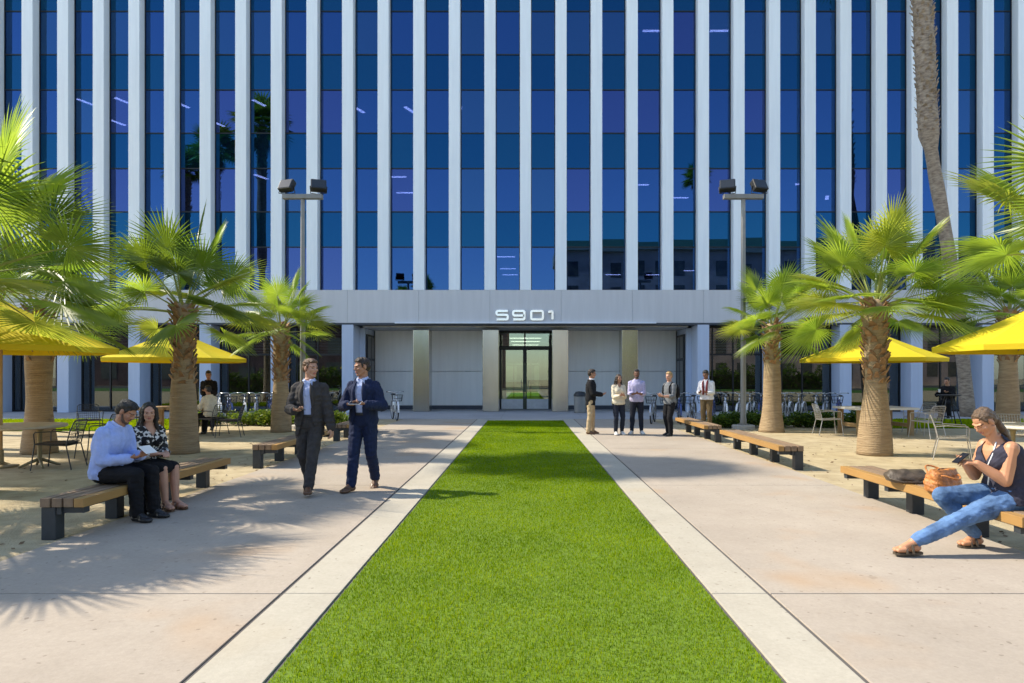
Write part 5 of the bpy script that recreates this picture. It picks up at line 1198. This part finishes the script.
# ================================================================ BICYCLES
M_TYRE = mat('tyre_rubber', (.016,.016,.017), .8, var=.1); M_RIM = mat('alloy_rim', (.5,.5,.5), .3, metal=.9, var=0); M_CHR = mat('chrome_bar', (.55,.55,.55), .25, metal=1, var=0)
BF = [mat('white_bike_paint', (.86,.87,.88), .3, var=.03), mat('blue_bike_paint', (.05,.08,.24), .3, var=.05), mat('silver_bike_paint', (.42,.44,.47), .3, metal=.4, var=.03)]
def bike(label, fm, loc, rz, group):
    t = thing('bicycle', label, 'bicycle', loc, rz, group)      # along Y, front wheel towards -Y
    for y in (-.53, .50):
        B = MB(); rr = .325; pts = [(0, y+rr*math.cos(a), .34+rr*math.sin(a)) for a in [2*PI*i/26 for i in range(26)]]; B.tube(pts, .022, 8, closed=True); w = B.build('wheel', M_TYRE, t, smooth=True)
        B = MB(); B.tube([(0, y+.298*math.cos(a), .34+.298*math.sin(a)) for a in [2*PI*i/26 for i in range(26)]], .012, 6, closed=True)
        for i in range(12):
            a = 2*PI*i/12; B.tube([(.02*(-1)**i, y, .34), (0, y+.295*math.cos(a), .34+.295*math.sin(a))], .0022, 3)
        B.tube([(-.05,y,.34),(.05,y,.34)], .018, 8); B.build('rim', M_RIM, w)
    B = MB(); bb = (0,.08,.30); hd = (0,-.36,.86); hd2 = (0,-.395,.72); st_ = (0,.20,.80)
    B.tube([hd,hd2], .022, 8); B.tube([hd2,(0,-.18,.44),bb], .021, 8); B.tube([(0,-.37,.80),(0,-.1,.56),(0,.13,.52)], .017, 8); B.tube([bb,st_], .019, 8)
    for s_ in (-.045, .045): B.tube([bb,(s_,.50,.34)], .011, 6); B.tube([(0,.18,.74),(s_,.50,.34)], .010, 6); B.tube([(s_*.4,-.40,.70),(s_,-.45,.55),(s_,-.53,.34)], .012, 6)
    B.build('frame', fm, t, smooth=True)
    B = MB(); B.tube([hd,(0,-.34,.98)], .015, 8); B.tube([(-.30,-.10,1.02),(-.27,-.22,1.03),(-.12,-.35,1.03),(0,-.345,.99),(.12,-.35,1.03),(.27,-.22,1.03),(.30,-.10,1.02)], .012, 8); B.build('handlebar', M_CHR, t, smooth=True)
    B = MB()
    for s_ in (-1, 1): B.tube([(s_*.275,-.20,1.03),(s_*.302,-.08,1.018)], .017, 8)
    B.build('grip', M_TYRE, t)
    B = MB(); B.tube([st_,(0,.225,.90)], .013, 8); B.build('seat_post', M_CHR, t)
    B = MB(); B.rings([[V((w_*math.cos(a), y_, .925 + hh*math.sin(a))) for a in [2*PI*j/12 for j in range(12)]] for y_, w_, hh in ((.04,.018,.018),(.12,.032,.024),(.22,.075,.030),(.32,.10,.034),(.37,.085,.028))]); B.build('saddle', L_BLACK, t, smooth=True)
    B = MB(); B.tube([(.05,.08,.30),(.07,.08,.30),(.07,.20,.20)], .011, 6); B.tube([(-.05,.08,.30),(-.07,.08,.30),(-.07,-.04,.40)], .011, 6); B.box(.075,.16,.16,.25,.19,.21); B.box(-.16,-.075,-.09,0,.39,.41); B.lathe([(.09,-.004),(.09,.004)], n=18) if False else None
    B.build('crank', M_CHR, t)
    for y in (-.53, .50):
        B = MB(); a0, a1 = (R(-5), R(150)) if y > 0 else (R(35), R(185)); pts = [V((0, y+.372*math.cos(a), .34+.372*math.sin(a))) for a in [a0+(a1-a0)*i/10 for i in range(11)]]
        B.rings([[p + V((-.028,0,0)), p + V((.028,0,0)), p + V((.028,0,0)) + (p-V((0,y,.34))).normalized()*.006, p + V((-.028,0,0)) + (p-V((0,y,.34))).normalized()*.006] for p in pts]); B.build('mudguard', fm, t)
    B = MB(); c = V((0,-.60,.80))
    for z, k in ((.70,.85),(.80,.94),(.92,1.05)): B.tube([c + V((sx*.17*k, sy*.12*k, z-.80)) for sx, sy in ((-1,-1),(1,-1),(1,1),(-1,1))], .006, 4, closed=True)
    for q in range(16):
        a = 2*PI*q/16; sx = max(-1, min(1, 1.42*math.cos(a))); sy = max(-1, min(1, 1.42*math.sin(a))); B.tube([c + V((sx*.17*.85, sy*.12*.85, -.10)), c + V((sx*.17*1.05, sy*.12*1.05, .12))], .004, 4)
    B.build('basket', M_WIRE, t)
    return t
cn = ['white', 'blue', 'silver']; protos = {}
rb = random.Random(3)
for side, xs_, y_, grp, ref in ((-1, [-10.5+.42*i for i in range(10)], 22.3, 'bicycles in the left rack', 'from the tables'), (1, [4.35+.42*i for i in range(16)], 22.1, 'bicycles in the right rack', 'from the entrance')):
    cnt = {0:0, 1:0, 2:0}
    for i, x in enumerate(xs_):
        c = rb.choices((0,1,2), (7,2,3))[0]; cnt[c] += 1
        lb = '%s basket bicycle in the %s rack, %s %s one %s' % (cn[c], 'left' if side < 0 else 'right', ordn[cnt[c]-1], cn[c], ref)
        loc = (x+rb.uniform(-.06,.06), y_+rb.uniform(-.12,.12), .0); rz = R(rb.uniform(-8,8)) - math.atan2(x, y_)*(1.25 if side > 0 else 1.1)
        if c not in protos: protos[c] = bike(lb, BF[c], loc, rz, grp)
        else: dup(protos[c], loc, rz, lb, grp)
dup(protos[0], (-4.75,23.6,.012), R(20), 'white bicycle standing alone near the recess, right of the man in navy suit')
t = thing('litter_bin', 'grey round litter bin by the entrance pillar behind the man in black blazer', 'litter bin', (2.35,28.0,.013))
B = MB(); B.lathe([(.22,0),(.25,.02),(.27,.70),(.25,.72)], n=24); B.build('bin_body', M_POST, t, angle=.6)
B = MB(); B.lathe([(.275,.722),(.275,.78),(.20,.90),(.06,.93)], n=24); B.build('lid', M_LAMP, t, angle=.6)

# ================================================================ CAMERA, LIGHT
world = bpy.data.worlds.new('World'); scene.world = world; world.use_nodes = True
nt = world.node_tree; bg = nt.nodes['Background']
sky = nt.nodes.new('ShaderNodeTexSky'); sky.sky_type = 'NISHITA'; sky.sun_disc = False
SUN_EL = R(44); to_sun = V((-.98*math.cos(SUN_EL), .199*math.cos(SUN_EL), math.sin(SUN_EL)))
sky.sun_elevation = SUN_EL; sky.sun_rotation = math.atan2(to_sun.x, to_sun.y); sky.air_density = 1.0; sky.dust_density = .6; sky.ozone_density = 1.0
nt.links.new(sky.outputs[0], bg.inputs[0]); bg.inputs[1].default_value = .15
sl = bpy.data.lights.new('sun', 'SUN'); sl.energy = 3.5; sl.angle = R(.5); sl.color = (1.0,.90,.74)
so = bpy.data.objects.new('sun', sl); COL.objects.link(so); so.rotation_euler = (-to_sun).to_track_quat('-Z','Y').to_euler(); so.location = (-30,6,40)
cam = bpy.data.cameras.new('camera'); co = bpy.data.objects.new('camera', cam); COL.objects.link(co)
co.location = (0,0,1.6); co.rotation_euler = (R(90),0,0); cam.sensor_fit = 'HORIZONTAL'; cam.sensor_width = 36; cam.lens = 650/1024*36
cam.shift_x = (512-525.5)/1024; cam.shift_y = (376-341.5)/1024
cam.clip_start = .05; cam.clip_end = 1000
scene.camera = co
vs = scene.view_settings; vs.view_transform = 'Standard'; vs.look = 'None'; vs.exposure = 1.05; vs.gamma = 1; vs.use_curve_mapping = False
scene.render.engine = 'CYCLES'; cy = scene.cycles
cy.use_denoising = True; cy.max_bounces = 10; cy.transparent_max_bounces = 12; cy.glossy_bounces = 5; cy.diffuse_bounces = 4
